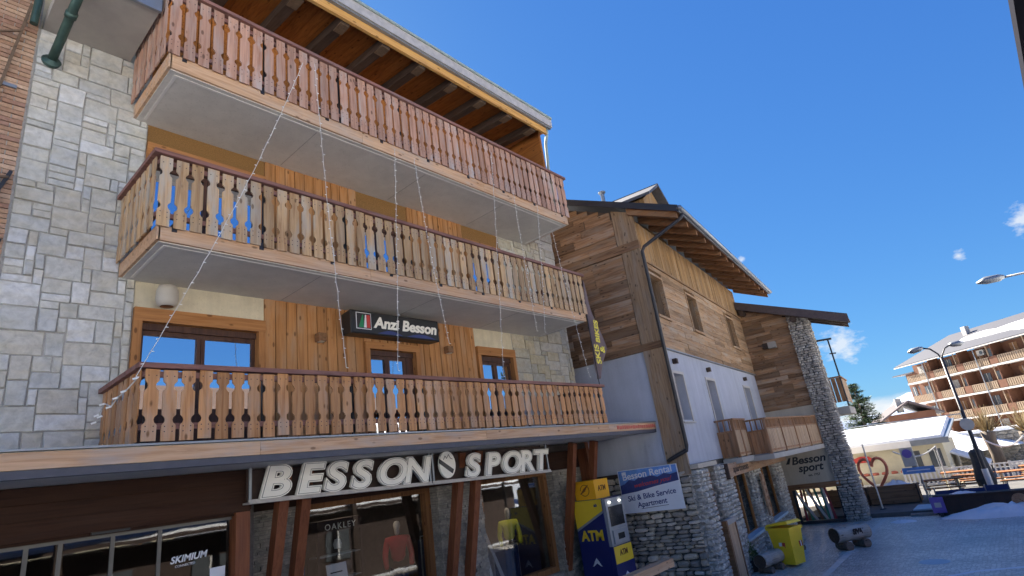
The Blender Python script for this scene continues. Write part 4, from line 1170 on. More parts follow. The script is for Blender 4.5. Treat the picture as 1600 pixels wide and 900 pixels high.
# roof
def slope_slab(m, x0, x1, v0, v1, dz0, dz1):
    m.hexa([(x0,v0,rz(v0)+dz0),(x1,v0,rz(v0)+dz0),(x1,v1,rz(v1)+dz0),(x0,v1,rz(v1)+dz0),(x0,v0,rz(v0)+dz1),(x1,v0,rz(v0)+dz1),(x1,v1,rz(v1)+dz1),(x0,v1,rz(v1)+dz1)])
    return m
ro = slope_slab(MB(), -.28, 12.3, -1.40, 6.5, -.16, -.02).build('roof', 'roof_slate', th)
slope_slab(MB(), -.31, -.281, -1.44, 6.5, -.2, .0).build('verge_metal', 'metal_dark', ro)
slope_slab(MB(), 12.301, 12.33, -1.44, 6.5, -.2, .0).build('verge_metal', 'metal_dark', ro)
slope_slab(MB(), .3, 12.2, 1.6, 6.0, -.018, .10).build('roof_snow', 'snow', ro)
MB().tube([(-.31,-1.47,rz(-1.44)-.10),(12.33,-1.47,rz(-1.44)-.10)], .075, 10).build('gutter', 'zinc', ro, smooth=True)
box('eave_metal', 'zinc', ro, -.3, 12.32, -1.44, -1.40, rz(-1.44)-.20, rz(-1.44)-.02)
slope_slab(MB(), -.27, 12.29, -1.38, .0, -.19, -.162).build('eave_soffit', 'rafter_brown', th)
for i in range(15):
    s = -.20 + i*.885
    slope_slab(MB(), s, s+.13, -1.33, .055, -.37, -.191).build('rafter', 'rafter_brown', th)
MB().tube([(-.06,-1.44,9.08),(-.06,-1.40,8.98),(-.08,-1.25,8.90),(-.12,-.22,8.50),(-.12,-.13,8.38),(-.12,-.13,3.0),(-.12,-.11,2.88),(-.12,.34,2.72),(-.12,.44,2.67)], .05, 12).build('downpipe', 'metal_dark', th, smooth=True)
# dormer and flue on the roof
dm = MB()
dv0, dv1, zr = .10, 3.6, 11.72
dm.hexa([(2.9,dv0-.3,zr-.1),(3.0,dv0-.3,zr-.1),(3.0,dv1,zr-.1),(2.9,dv1,zr-.1),(2.9,dv0-.3,zr),(3.0,dv0-.3,zr),(3.0,dv1,zr),(2.9,dv1,zr)])
dm.hexa([(1.7,dv0-.3,zr-.85),(2.95,dv0-.3,zr-.1),(2.95,dv1,zr-.1),(1.7,dv1,zr-.85),(1.7,dv0-.3,zr-.75),(2.95,dv0-.3,zr),(2.95,dv1,zr),(1.7,dv1,zr-.75)])
dm.hexa([(2.95,dv0-.3,zr-.1),(4.2,dv0-.3,zr-.85),(4.2,dv1,zr-.85),(2.95,dv1,zr-.1),(2.95,dv0-.3,zr),(4.2,dv0-.3,zr-.75),(4.2,dv1,zr-.75),(2.95,dv1,zr)])
d_ = dm.build('dormer', 'roof_slate', th)
MB().prism([(1.95,rz(.1)-.1),(3.95,rz(.1)-.1),(3.95,zr-.8),(2.95,zr-.15),(1.95,zr-.8)], (0,dv0,0), (1,0,0), (0,0,1), (0,1,0), 0, 3.2).build('dormer_wall', 'strip_yellow', d_)
MB().tube([(2.0,1.5,rz(1.4)-.1),(2.0,1.5,11.70)], .07, 10).lathe([(.07,0),(.13,.06),(.13,.09),(0,.16)], (2.0,1.5,11.66), 12).build('flue', 'zinc', th)

# rubble base on the gable side
box('base_beam', 'dark_brown', th, -.05, .05, -.02, 4, 2.42, 2.515)
sv_ = random.Random(5); shapes = []
for k in range(7):
    m = MB(); m.blob((0,0,0), (1,1,1), sv_, .10, 3.4); shapes.append(m.mesh('stone', 'rubble'))
cnt = 0; z = GZ; stuff = MB()
while z < 2.40:
    h = sv_.uniform(.07, .17); v = -.02 + sv_.uniform(0, .05)
    while v < 3.0:
        L = sv_.uniform(.14, .42)
        if z > 1.0 and v < .45 and False: pass
        if cnt < 290 and v < 2.75 and z > -.15:
            link('stone', shapes[sv_.randrange(7)], th, loc=(.02, v+L/2, z+h/2), scale=(.17+sv_.uniform(0,.07), L*.97, h*.97), rot=(sv_.uniform(-.08,.08), 0, sv_.choice((0, math.pi)))); cnt += 1
        else: stuff.blob((.02, v+L/2, z+h/2), (.16, L*1.05, h*1.08), sv_)
        v += L
    z += h
stuff.build('base_stones', 'pilaster_stone', th, kind='stuff')
# pilasters of rubble along the street front, windows between
def rubble_box(x0, x1, y0, y1, z0, z1, faces, rn, size=(.10,.26), hh=(.06,.15)):
    m = MB()
    z = z0
    while z < z1 - .03:
        h = min(rn.uniform(*hh), z1 - z)
        for f in faces:
            if f in 'yY':
                yy = y0 if f == 'y' else y1; x = x0
                while x < x1 - .02:
                    L = min(rn.uniform(*size), x1 - x); m.blob((x+L/2, yy, z+h/2), (L*1.0, .15, h*1.0), rn); x += L
            else:
                xx = x0 if f == 'x' else x1; y = y0
                while y < y1 - .02:
                    L = min(rn.uniform(*size), y1 - y); m.blob((xx, y+L/2, z+h/2), (.15, L*1.0, h*1.0), rn); y += L
        z += h
    return m
PIL = [(.02, .78), (1.55, 3.05), (5.3, 6.7), (9.2, 10.5)]
pr = random.Random(11)
for a, e in PIL:
    box('pilaster_core', 'mortar', th, a+.03, e-.03, -.20, .05, GZ-.1, 2.38)
    rubble_box(a+.04, e-.04, -.22, .05, GZ, 2.40, 'yxX', pr).build('pilaster_stones', 'pilaster_stone', th, kind='stuff')
box('plaster_corner', 'plaster_beige', th, -.0, 1.7, -.26, -.0, 2.405, 2.515)
for (a, e, sill) in ((.78, 1.55, -.4), (3.05, 5.3, .30), (6.7, 9.2, .30)):
    o = box('bay_window', 'screen_dark', th, a, e, .02, .055, sill, 2.2)
    f = MB()
    for x in (a+.02, (a+e)/2, e-.06): f.box(x, x+.06, -.04, .02, sill, 2.15)
    f.box(a, e, -.05, .02, 2.15, 2.25)
    f.box(a, e, -.05, .02, sill-.05, sill)
    f.build('bay_frame', 'frame_orange', o)
    box('pane', 'pane_shop', o, a+.05, e-.05, .005, .012, sill, 2.15)
    if sill > 0:
        rubble_box(a, e, -.10, .05, GZ, .22, 'y', pr).build('parapet_stones', 'pilaster_stone', th, kind='stuff')
        box('stone_sill', 'step_blue', th, a-.05, e+.05, -.30, .02, .22, .285)
# fascia sign over the bays: carved wood
fs_ = thing('carved_fascia', 'carved wooden fascia boards over the stone bays of the timber house', 'sign', CO, TH)
box('board', 'sign_wood', fs_, 2.3, 5.4, -.36, -.30, 2.0, 2.36); box('board', 'sign_wood', fs_, 5.42, 11.3, -.36, -.30, 2.0, 2.36)
lettering('lettering', 'apartments', .26, 'rafter_dark', fs_, (3.75, -.364, 2.10), (1,0,0), (0,0,1), ext=.004, offset=.004, shear=.2, sx=1.6)
MB().box(2.24, 2.30, -.38, .0, 1.95, 2.38).build('end_board', 'rafter_dark', fs_)
hs = thing('hanging_board', 'carved vertical wooden board on the second stone pilaster', 'sign', CO, TH)
MB().prism([(0,0),(.30,.12),(.42,.9),(.36,1.25),(.08,1.3),(-.04,.7)], (5.75,-.40,.55), (1,0,0), (0,0,1), (0,1,0), -.03, .03).build('board', 'sign_wood', hs)
for k in range(4): MB().box(5.86+.0*k, 6.06, -.437, -.431, .8+k*.22, .92+k*.22).build('carving', 'rafter_brown', hs)
MB().box(5.8, 5.9, -.37, -.26, 1.6, 1.66).build('hook', 'metal_dark', hs)
# rental panel on the rubble wall
rs_ = thing('rental_sign', 'blue and white panel reading Besson Rental on the rubble wall', 'sign', CO, TH)
pn = box('panel', 'print_white', rs_, -.14, -.115, .24, 1.90, 1.52, 2.60)
AX, AY = (0,-1,0), (0,0,1)
def pl(poly, mt, off, nm): return MB().prism(poly, (-.14,0,0), (0,-1,0), (0,0,1), (-1,0,0), off, off+.0015).build(nm, mt, rs_)
pl([(-1.88,2.03),(-1.4,2.06),(-.9,2.13),(-.26,2.22),(-.26,2.585),(-1.88,2.585)], 'print_blue', .001, 'sky_print')
pl([(-1.88,2.0),(-1.4,2.04),(-.9,2.12),(-.26,2.20),(-.26,2.40),(-.45,2.37),(-.62,2.41),(-.8,2.34),(-.98,2.40),(-1.15,2.36),(-1.3,2.385),(-1.45,2.31),(-1.6,2.345),(-1.75,2.25),(-1.88,2.22)], 'print_navy', .003, 'mountain_print')
lettering('lettering', 'Besson Rental', .235, 'print_white', rs_, (-.146, 1.08, 2.385), (0,-1,.06), AY, ext=.001, offset=.004, sx=1.05)
lettering('lettering', 'welcomes you!', .15, 'print_red', rs_, (-.147, .98, 2.18), (0,-1,.09), AY, ext=.001, offset=.001, shear=.35, sx=1.15)
lettering('lettering', 'Ski & Bike Service', .185, 'print_navy', rs_, (-.146, 1.06, 1.86), (0,-1,.07), AY, ext=.001, offset=.003)
lettering('lettering', 'Apartment', .185, 'print_navy', rs_, (-.146, 1.08, 1.67), (0,-1,.07), AY, ext=.001, offset=.003)
pl([(-1.4,1.605),(-.65,1.64),(-.65,1.65),(-1.4,1.615)], 'print_black', .001, 'small_print')
pl([(-1.78,2.47),(-1.66,2.47),(-1.66,2.55),(-1.78,2.55)], 'print_white', .004, 'logo_print')
box('meter_box', 'plaster_blue', th, -.035, .0, .55, .98, 2.66, 3.17)
# plank door box at the corner
t = thing('plank_hatch', 'pale plank hatch door with dark side post by the stone corner', 'door', CO, TH)
t.location = Vector(CO) + Matrix.Rotation(TH, 3, 'Z') @ Vector((1.02, -.28, GZ)); 
for k in range(5): box('plank', 'balcony_pale', t, .08+k*.15, .225+k*.15, -.03, .0, .0, 1.40)
box('side_post', 'rafter_brown', t, -.06, .07, -.06, .3, 0, 1.52); box('cap', 'concrete', t, .075, .88, -.06, .04, 1.405, 1.54)
box('side_post', 'rafter_brown', t, .835, .90, -.05, .02, 0, 1.40)
# balconies of the timber house
def small_balcony(pa, pb, zb_, zt, side_to, label, panels):
    b = link('balcony', None, th, label=label)
    pa, pb = Vector((*pa, 0)), Vector((*pb, 0)); d = (pb-pa); L = d.length; d.normalize(); nrm = Vector((d.y, -d.x, 0))
    MB().hexa([(pa.x-.06,pa.y-.06,zb_-.19),(pb.x,pb.y-.06,zb_-.19),(pb.x,.0,zb_-.19),(pa.x-.06,.0,zb_-.19),(pa.x-.06,pa.y-.06,zb_-.03),(pb.x,pb.y-.06,zb_-.03),(pb.x,.0,zb_-.03),(pa.x-.06,.0,zb_-.03)]).build('floor_slab', 'concrete', b)
    for i in range(panels+1):
        p = pa + d*(L*i/panels); box('post', 'balcony_brown', b, p.x-.04, p.x+.04, p.y-.04, p.y+.04, zb_-.028, zt-.055)
    MB().bar(pa+Vector((0,0,zt-.025)), pb+Vector((0,0,zt-.025)), .12, .05).build('handrail', 'balcony_brown', b)
    MB().bar(pa+Vector((0,0,zb_+.08)), pb+Vector((0,0,zb_+.08)), .03, .06).build('runner', 'balcony_brown', b)
    MB().bar(pa+Vector((0,0,zt-.33)), pb+Vector((0,0,zt-.33)), .03, .05).build('runner', 'balcony_brown', b)
    for i in range(panels):
        n = max(3, round(L/panels/.145))
        for k in range(n):
            u = (i + (k+.5)/n)/panels; p = pa + d*(L*u) - nrm*0 
            w_ = L/panels/n*.80
            MB().bar(p+Vector((0,0,zb_+.0)), p+Vector((0,0,zt-.36)), w_, .022, nrm).build('plank', 'balcony_pale', b)
        m = MB(); n2 = n*2
        for k in range(n2):
            p = pa + d*(L*(i+(k+.5)/n2)/panels); m.bar(p+Vector((0,0,zt-.33)), p+Vector((0,0,zt-.05)), .03, .02, nrm)
        m.build('spindles', 'balcony_brown', b, kind='stuff')
    # side panel facing the chalet
    s0 = Vector((pa.x, side_to, 0)); L2 = (pa-s0).length
    MB().bar(s0+Vector((0,0,zt-.027)), pa+Vector((0,-.0,zt-.027)), .12, .05).build('handrail', 'balcony_brown', b)
    n = max(2, round(L2/.17))
    for k in range(n):
        y = side_to + (pa.y-side_to)*(k+.5)/n
        box('plank', 'balcony_brown', b, pa.x-.013, pa.x+.013, y-L2/n*.48, y+L2/n*.48, zb_, zt-.40)
        box('spindle', 'balcony_brown', b, pa.x-.015, pa.x+.015, y-.02, y+.02, zt-.41, zt-.05)
    MB().bar(s0+Vector((0,0,zt-.38)), pa+Vector((0,.04,zt-.38)), .03, .05).build('runner', 'balcony_brown', b)
small_balcony((3.41, -.50), (5.0, -.50), 2.50, 3.62, 0.0, 'short pale balcony at the middle plaster door', 2)
small_balcony((5.0, -1.10), (11.36, -1.82), 2.46, 3.55, -.44, 'long pale balcony running to the stone pillar', 4)

# =================================================================== STONE PILLAR WING (same frame)
wg = thing('stone_pillar_house', 'wooden wing with tall grey stone pillar and brown roof beyond the plaster front', 'building', CO, TH)
SX = 11.5
def wz(v): return 8.86 + .408*v                      # roof top over depth (v is negative towards the street)
box('core', 'plaster_beige', wg, SX+.05, 19, -1.86, 8, 1.0, 7.3)  # unseen beyond the pillar, kept long and tall for its shade
box('upper_wall', 'rafter_dark', wg, SX+.05, 18.9, -1.5, 8, 7.3, 8.0)
MB().prism([(-1.5,8.0),(8,8.0),(8,8.6),(0,8.4),(-1.0,8.05)], (SX+.05,0,0), (0,1,0), (0,0,1), (1,0,0), 0, 8).build('upper_wall', 'rafter_dark', wg)
z = 3.98
while z < 8.6:
    h = rng.choice((.13, .17, .2, .24)); zt = z+h
    vend = -1.92
    lim = (zt + .2 - 8.86)/.408
    a = max(vend, lim); v = a
    while v < .0:
        L = rng.uniform(.5, 1.3); e = min(v+L, .04)
        if .04 - e < .2: e = .04
        o = rng.uniform(-.012, .012)
        box('board', 'old_board_y', wg, SX-.03+o, SX+.048, v+.003, e-.003, z+.003, zt-.003); v = e
    z += h
box('plaster_side', 'plaster_beige', wg, SX, SX+.048, -1.9, .05, 1.0, 3.975)
prr = random.Random(31)
box('pillar_core', 'mortar_dark', wg, SX-.02, SX+.9, -2.53, -1.9, GZ-.1, 7.75)
def courses(x0, x1, y0, y1, z0, z1, rn):
    m = MB(); z = z0
    while z < z1 - .02:
        h = min(rn.uniform(.06, .13), z1 - z)
        top = wz((y0+y1)/2) - .2
        y = y0 - .04
        while y < y1:
            L = min(rn.uniform(.12, .34), y1 - y + .01); yc = y + L/2
            if z + h < wz(yc) - .12: m.blob((x0, yc, z+h/2), (.15+rn.uniform(0,.12), L*.97, h*.92), rn, .10, 4.5)
            y += L
        x = x0
        while x < x1:
            L = rn.uniform(.15, .34)
            if z + h < wz(y0) - .12: m.blob((x+L/2, y0, z+h/2), (L*.97, .15+rn.uniform(0,.10), h*.92), rn, .10, 4.5)
            x += L
        z += h
    return m
courses(SX-.03, SX+.9, -2.56, -1.88, GZ, 7.75, prr).build('pillar_stones', 'pillar_stone', wg, kind='stuff')
def ws(m, x0, x1, v0, v1, a, b_):
    return m.hexa([(x0,v0,wz(v0)+a),(x1,v0,wz(v0)+a),(x1,v1,wz(v1)+a),(x0,v1,wz(v1)+a),(x0,v0,wz(v0)+b_),(x1,v0,wz(v0)+b_),(x1,v1,wz(v1)+b_),(x0,v1,wz(v1)+b_)])
ro = ws(ws(MB(), SX-.45, SX+1.3, -4.10, 7, -.10, -.02), SX+1.302, 19, -1.4, 7, -.10, -.02).build('roof', 'roof_brown', wg)  # second slab is unseen, added over the core for shade
ws(MB(), SX-.50, SX-.451, -4.13, .3, -.34, .02).build('verge_board', 'roof_brown', ro)
ws(MB(), SX-.44, SX+1.29, -4.06, .0, -.14, -.102).build('soffit', 'rafter_dark', ro)
ws(MB(), SX-.47, 22, -4.0, 0, .0, .05).build('roof_edge_snow', 'snow', ro) if False else None
for s in (SX-.35, SX+.35, SX+1.05): ws(MB(), s, s+.14, -4.0, -.05, -.34, -.142).build('rafter', 'rafter_dark', wg)
for v in (-.25, -2.15): MB().tube([(SX-.42, v, wz(v)-.46), (SX+1.0, v, wz(v)-.46)], .12, 10).build('purlin', 'rafter_dark', wg)
t = thing('wall_speaker', 'grey box lamp on the board wall beside the stone pillar', 'lamp')
t.location = Vector(CO) + Matrix.Rotation(TH, 3, 'Z') @ Vector((SX-.03, -1.0, 6.62)); t.rotation_euler = (0, 0, TH)
box('arm', 'rafter_dark', t, -.22, 0, .10, .32, -.05, .18); box('head', 'shutter_grey', t, -.3, -.05, -.22, .09, -.08, .18)
# lettering on the plaster
ws_ = thing('wall_lettering', 'dark wall lettering Besson sport on beige plaster beside the pillar', 'sign')
ws_.location = Vector(CO) + Matrix.Rotation(TH, 3, 'Z') @ Vector((SX, 0, 0)); ws_.rotation_euler = (0, 0, TH)
lettering('lettering', 'Besson', .40, 'print_black', ws_, (-.003, -1.12, 1.78), (0,-1,.02), AY, ext=.002, offset=.012, shear=.25, sx=1.12)
lettering('lettering', 'sport', .40, 'print_black', ws_, (-.003, -1.12, 1.47), (0,-1,.02), AY, ext=.002, offset=.012, shear=.25, sx=1.05)
lettering('lettering', 'est. 1957', .12, 'print_black', ws_, (-.003, -1.2, 1.27), (0,-1,.02), AY, ext=.002, offset=.003)
MB().prism([(.26,1.80),(.42,2.04),(.50,2.04),(.40,1.80)], (0,0,0), (0,-1,0), (0,0,1), (-1,0,0), .001, .004).build('mark', 'print_black', ws_)
# glazed opening below with leaning skis
op = link('opening_frame', None, wg)
box('head_beam', 'rafter_brown', wg, SX-.12, SX+.2, -2.05, .02, .80, 1.0)
f = MB(); f.box(SX-.02, SX+.06, -1.9, -1.83, GZ, .8).box(SX-.02, SX+.06, -.32, -.22, GZ, .8).box(SX-.04, SX+.1, -1.83, -.32, GZ-.02, GZ+.12)
f.build('window_frame', 'metal_dark', wg)
box('jamb', 'rafter_brown', wg, SX-.04, SX+.3, -.21, .0, GZ, .8)
bpy.data.objects.remove(op)
sk_ = thing('leaning_skis', 'green grey and red skis crossed behind the frame under the beam', 'skis')
sk_.location = Vector(CO) + Matrix.Rotation(TH, 3, 'Z') @ Vector((SX+.05, 0, GZ)); sk_.rotation_euler = (0, 0, TH)
for (va, vb, mt, dx) in ((-.28,-.85,'ski_grey',.04),(-.30,-.70,'ski_green',.08),(-.62,-.58,'rafter_brown',.06),(-.70,-1.22,'ski_grey',.05),(-1.0,-1.15,'ski_green',.12),(-1.32,-1.38,'ski_grey',.05),(-1.40,-1.50,'ski_red',.10),(-.80,-1.02,'rafter_brown',.10),(-.5,-.45,'ski_red',.12),(-1.26,-1.28,'ski_green',.09)):
    MB().bar((dx, va, 1.28), (dx+.02, vb, .11), .035, .085, (0,1,0)).build('ski', mt, sk_)
# balcony beyond the pillar, with metal post
b_ = link('balcony', None, wg, label='balcony with brown planks beyond the stone pillar')
box('floor_slab', 'concrete', b_, 12.9, 16, -3.05, -1.9, 3.45, 3.75)
for k in range(6): box('plank', 'balcony_brown', b_, 12.92, 12.95, -3.03+k*.185, -2.87+k*.185, 3.95, 4.95)
for k in range(14): box('plank', 'balcony_pale', b_, 12.95+k*.21, 13.13+k*.21, -3.05, -3.02, 3.95, 4.95)
box('handrail', 'balcony_brown', b_, 12.88, 16, -3.09, -2.97, 4.96, 5.02); box('handrail', 'balcony_brown', b_, 12.88, 13.0, -2.965, -1.9, 4.96, 5.019)
MB().bar((12.95,-3.05,3.75), (12.95,-3.05,6.6), .06, .06).bar((12.95,-3.2,6.62),(12.95,-2.4,6.66), .07, .08).bar((12.95,-3.2,5.98),(12.95,-2.95,6.0), .05, .05).build('metal_post', 'metal_dark', b_)

# =================================================================== STREET THINGS
def axbox(m, c, d, L, w, z0, z1): pass
# yellow wheeled bin
bn = thing('wheeled_bin', 'yellow wheeled waste bin with lid ajar before the stone front', 'bin', (17.72, 6.02, GZ), R(-18))
m = MB()
m.hexa([(-.22,-.26,.06),(.22,-.26,.06),(.24,.22,.06),(-.24,.22,.06),(-.29,-.36,.97),(.29,-.36,.97),(.29,.32,.97),(-.29,.32,.97)])
m.build('body', 'bin_yellow', bn)
MB().box(-.31,.31,-.39,.35,.93,1.0).build('rim', 'bin_yellow', bn)
MB().hexa([(-.32,-.40,1.10),(.32,-.40,1.10),(.32,.36,1.015),(-.32,.36,1.015),(-.27,-.34,1.17),(.27,-.34,1.17),(.27,.32,1.08),(-.27,.32,1.08)]).build('lid', 'bin_yellow', bn)
for s in (-1, 1): MB().tube([(s*.27,.24,.10),(s*.21,.24,.10)], .10, 14).build('wheel', 'black_sign', bn)
MB().tube([(-.25,.40,.98),(.25,.40,.98)], .02, 8).build('handle', 'bin_yellow', bn)
MB().hexa([(-.235,-.30,.42),(-.02,-.30,.42),(-.02,-.295,.42),(-.235,-.295,.42),(-.24,-.317,.52),(-.02,-.317,.52),(-.02,-.312,.52),(-.24,-.312,.52)]).build('seam', 'bin_yellow', bn)
for k, mt in enumerate(('print_red', 'print_white')):
    MB().hexa([(-.258-.0,-.10+.1*k,.45),(-.25,-.10+.1*k,.45),(-.25,-.01+.1*k,.45),(-.258,-.01+.1*k,.45),(-.275,-.13+.1*k,.62),(-.26,-.13+.1*k,.62),(-.26,-.04+.1*k,.62),(-.275,-.04+.1*k,.62)]).build('reflector', mt, bn)
for k, mt in enumerate(('print_red', 'print_white', 'print_red')):
    MB().hexa([(.10+.045*k,-.318,.48),(.14+.045*k,-.318,.48),(.14+.045*k,-.30,.48),(.10+.045*k,-.30,.48),(.07+.045*k,-.34,.62),(.11+.045*k,-.34,.62),(.11+.045*k,-.32,.62),(.07+.045*k,-.32,.62)]).build('reflector', mt, bn)
# log bench
def log_bench(name, loc, rz_, L, r, label, txt=None, foot=.26):
    t = thing(name, label, 'bench', loc, rz_)
    n = 14; pts = [(-L/2 + L*k/n, .012*math.sin(k*1.3), foot + r + .01*math.cos(k*.9)) for k in range(n+1)]
    MB().tube(pts, [r*(1+.03*math.sin(k*2.1)) for k in range(n+1)], 18, False).build('log', 'bark_log', t, smooth=True)
    for s in (-1, 1): MB().tube([(s*L/2, 0, foot+r),(s*(L/2+.004), 0, foot+r)], r*.985, 18).build('end_grain', 'log_end', t)
    for s in (-1, 1): MB().tube([(s*L*.27, -r*1.15, foot*.55),(s*L*.27, r*1.15, foot*.55)], foot*.62, 12).build('foot_log', 'log_foot', t)
    if txt: lettering('carving', txt, .20, 'dark_brown', t, (.10, -r*.985, foot+r*.92), (1,0,0), (0,-.15,1), ext=.006, offset=.012, sx=.8)
    return t
log_bench('log_bench', (20.1, 4.95, GZ), R(-38), 1.12, .21, 'large log bench with carved letters on the open paving', 'SIVA', .2)
log_bench('log_stool', (17.0, 6.35, GZ), R(-12), .95, .17, 'small log stool lying in front of the yellow bin', None, .14)
log_bench('log_stool', (19.9, 6.55, GZ), R(-12), .8, .16, 'small log stool behind the yellow bin by the pilaster', None, .12)
pot = thing('flower_pot', 'dark pot with green plant between hatch and yellow bin', 'plant pot', (16.95, 6.85, GZ))
MB().lathe([(0,0),(.14,0),(.18,.3),(.16,.3),(.15,.28),(0,.28)], (0,0,0), 14).build('pot', 'dark_brown', pot)
def leaves(m, c, rad, n, size, rn, flat=1.0):
    for _ in range(n):
        while True:
            p = Vector((rn.uniform(-1,1), rn.uniform(-1,1), rn.uniform(-1,1)))
            if .25 < p.length < 1: break
        p = Vector((p.x*rad[0], p.y*rad[1], p.z*rad[2])) + Vector(c)
        a = Vector((rn.uniform(-1,1), rn.uniform(-1,1), rn.uniform(-1,1)*flat)).normalized(); b = a.cross(Vector((rn.uniform(-1,1), rn.uniform(-1,1), rn.uniform(-1,1)))).normalized()
        s = size*rn.uniform(.6, 1.4)
        m.add([p-a*s, p+b*s*.5, p+a*s, p-b*s*.5], [(0,1,2,3)])
    return m
leaves(MB(), (0,0,.5), (.22,.22,.28), 160, .06, random.Random(2)).build('foliage', 'leaf_green', pot)

# =================================================================== PLAZA ON THE RIGHT
box('terrace', 'terrace_dark', None, 26.4, 46, -3, 8.2, GZ-.1, GZ+.15, kind='structure')
GT = GZ + .15
def planter(loc, rzv, L, w_, h, label):
    t = thing('planter', label, 'planter', loc, rzv, 'wooden planters on the terrace')
    for k in range(3):
        z0_ = .04 + k*(h-.04)/3
        box('plank', 'planter_wood', t, 0, .04, 0, L, z0_, z0_+(h-.04)/3-.015)
        box('plank', 'planter_wood', t, .04, w_, -.0, .04, z0_, z0_+(h-.04)/3-.015)
        box('plank', 'planter_wood', t, .04, w_, L-.04, L, z0_, z0_+(h-.04)/3-.015)
    box('cap', 'planter_wood', t, -.03, .1, -.03, L+.03, h-.012, h+.02)
    box('soil', 'dark_brown', t, .041, w_, .041, L-.041, .02, h-.08)
    box('corner_post', 'dark_brown', t, -.02, .05, -.05, -.001, 0, h+.02)
planter((28.9, 4.2, GT), 0, 1.75, .9, .72, 'wooden planter under the right side of the heart')
planter((28.9, 6.05, GT), 0, 1.5, .9, .72, 'wooden planter half hidden by the stone pillar')
sn = MB(); sr = random.Random(9)
def snow_heap(name, c, rx, ry, h, label=None, kind=None, cat=None, n=26, seed=1):
    rn = random.Random(seed); m = MB(); nr = 9
    ph = [rn.uniform(0, 6.28) for _ in range(6)]
    vs = [(c[0], c[1], c[2]+h)]
    for i in range(1, nr+1):
        for k in range(n):
            a = 2*math.pi*k/n; q = i/nr
            r_ = q*(1 + .13*math.sin(3*a+ph[0]) + .10*math.sin(5*a+ph[1]) + .06*math.sin(9*a+ph[2]))
            hh = h*(1-q**1.6)*(1+.25*math.sin(4*a+ph[3]+q*5)+.15*math.sin(9*a+ph[4])) + (rn.uniform(-.08,.08)*h if i < nr else 0)
            vs.append((c[0]+r_*rx*math.cos(a), c[1]+r_*ry*math.sin(a), c[2] + (hh if i < nr else -.03)))
    fs = [(0, 1+k, 1+(k+1) % n) for k in range(n)]
    for i in range(nr-1):
        for k in range(n): a = 1+i*n+k; b = 1+i*n+(k+1) % n; fs.append((a, a+n, b+n, b))
    m.add(vs, fs); return m.build(name, 'snow', None, smooth=True, label=label, cat=cat, kind=kind)
snow_heap('snow_pile', (25.3, 1.2, GZ), .65, 2.1, .30, 'shaded heap of snow at the foot of the dark counter', None, 'snow pile', seed=4)
snow_heap('snow_pile', (24.9, 4.35, GZ), .3, .45, .06, 'thin flat patch of snow at the terrace kerb', None, 'snow pile', seed=6)
snow_heap('snow_pile', (29.35, 4.9, GT+.64), .35, .55, .22, 'small heap of snow on the wooden planter', None, 'snow pile', seed=8)
ht = thing('heart_sculpture', 'large open red heart sculpture behind the wooden planters', 'sculpture', (30.2, 5.75, GT))
pts = []
for k in range(41):
    a = 2*math.pi*k/40
    x = 16*math.sin(a)**3; y = 13*math.cos(a)-5*math.cos(2*a)-2*math.cos(3*a)-math.cos(4*a)
    pts.append((0, x*.034, 1.22 + y*.050))
MB().tube(pts, .062, 8, False).build('heart', 'heart_red', ht, smooth=True)
MB().tube([(0,0,0),(0,0,.42)], .05, 8).build('stem', 'heart_red', ht); box('foot', 'metal_dark', ht, -.3, .3, -.3, .3, 0, .03)
# low white building with snowy roof
wb = thing('snack_bar', 'low cream building with snow covered roof behind the heart', 'building', (38.0, 0, 0))
box('wall', 'yellow_wall', wb, 0, 6, 3.7, 12, GT, 1.55)
r_ = MB(); r_.hexa([(-.7,3.3,1.70),(6.5,3.3,2.55),(6.5,12.5,2.55),(-.7,12.5,1.70),(-.7,3.3,1.78),(6.5,3.3,2.63),(6.5,12.5,2.63),(-.7,12.5,1.78)])
r_ = r_.build('roof', 'zinc', wb)
MB().hexa([(-.66,3.5,1.79),(6.4,3.5,2.635),(6.4,12.4,2.635),(-.66,12.4,1.79),(-.6,3.6,1.94),(6.3,3.6,2.80),(6.3,12.3,2.80),(-.6,12.3,1.94)]).build('roof_snow', 'snow', r_)
box('fascia', 'white_paint', wb, -.74, -.70, 5.0, 12.5, 1.50, 1.82); box('fascia', 'zinc', wb, -.74, -.70, 3.3, 4.998, 1.52, 1.80)
for y in (4.15, 5.1):
    o = box('window', 'apt_window', wb, -.03, 0.0, y-.28, y+.28, .35, 1.25)
    box('sill', 'white_paint', o, -.08, -.031, y-.32, y+.32, .28, .34); box('mullion', 'white_paint', o, -.045, -.031, y-.02, y+.02, .35, 1.25)
t = thing('red_banner', 'red curved banner on the cream wall above the heart', 'banner', (37.9, 7.55, 1.05))
MB().prism([(-.55,-.10),(.5,-.12),(.52,.05),(.3,.20),(-.1,.24),(-.55,.10)], (0,0,0), (0,-1,0), (0,0,1), (-1,0,0), .0, .05).build('cloth', 'print_red', t)
MB().box(0, .06, -.4, .4, -.03, .0).build('rod', 'metal_dark', t)
t = thing('market_stand', 'low stand with reddish goods against the cream wall', 'stand', (36.9, 6.6, GT))
box('shelf', 'yellow_wall', t, 0, .5, -1.2, 1.2, .55, .62); box('shelf', 'white_paint', t, 0, .5, -1.2, 1.2, .1, .17)
for y in (-1.15, 1.15): box('leg', 'planter_wood', t, 0, .06, y-.03, y+.03, 0, .55)
for k in range(5): MB().blob((.2, -.95+k*.45, .69), (.3, .35, .16), sr).build('parcel', 'heart_red', t, smooth=True)
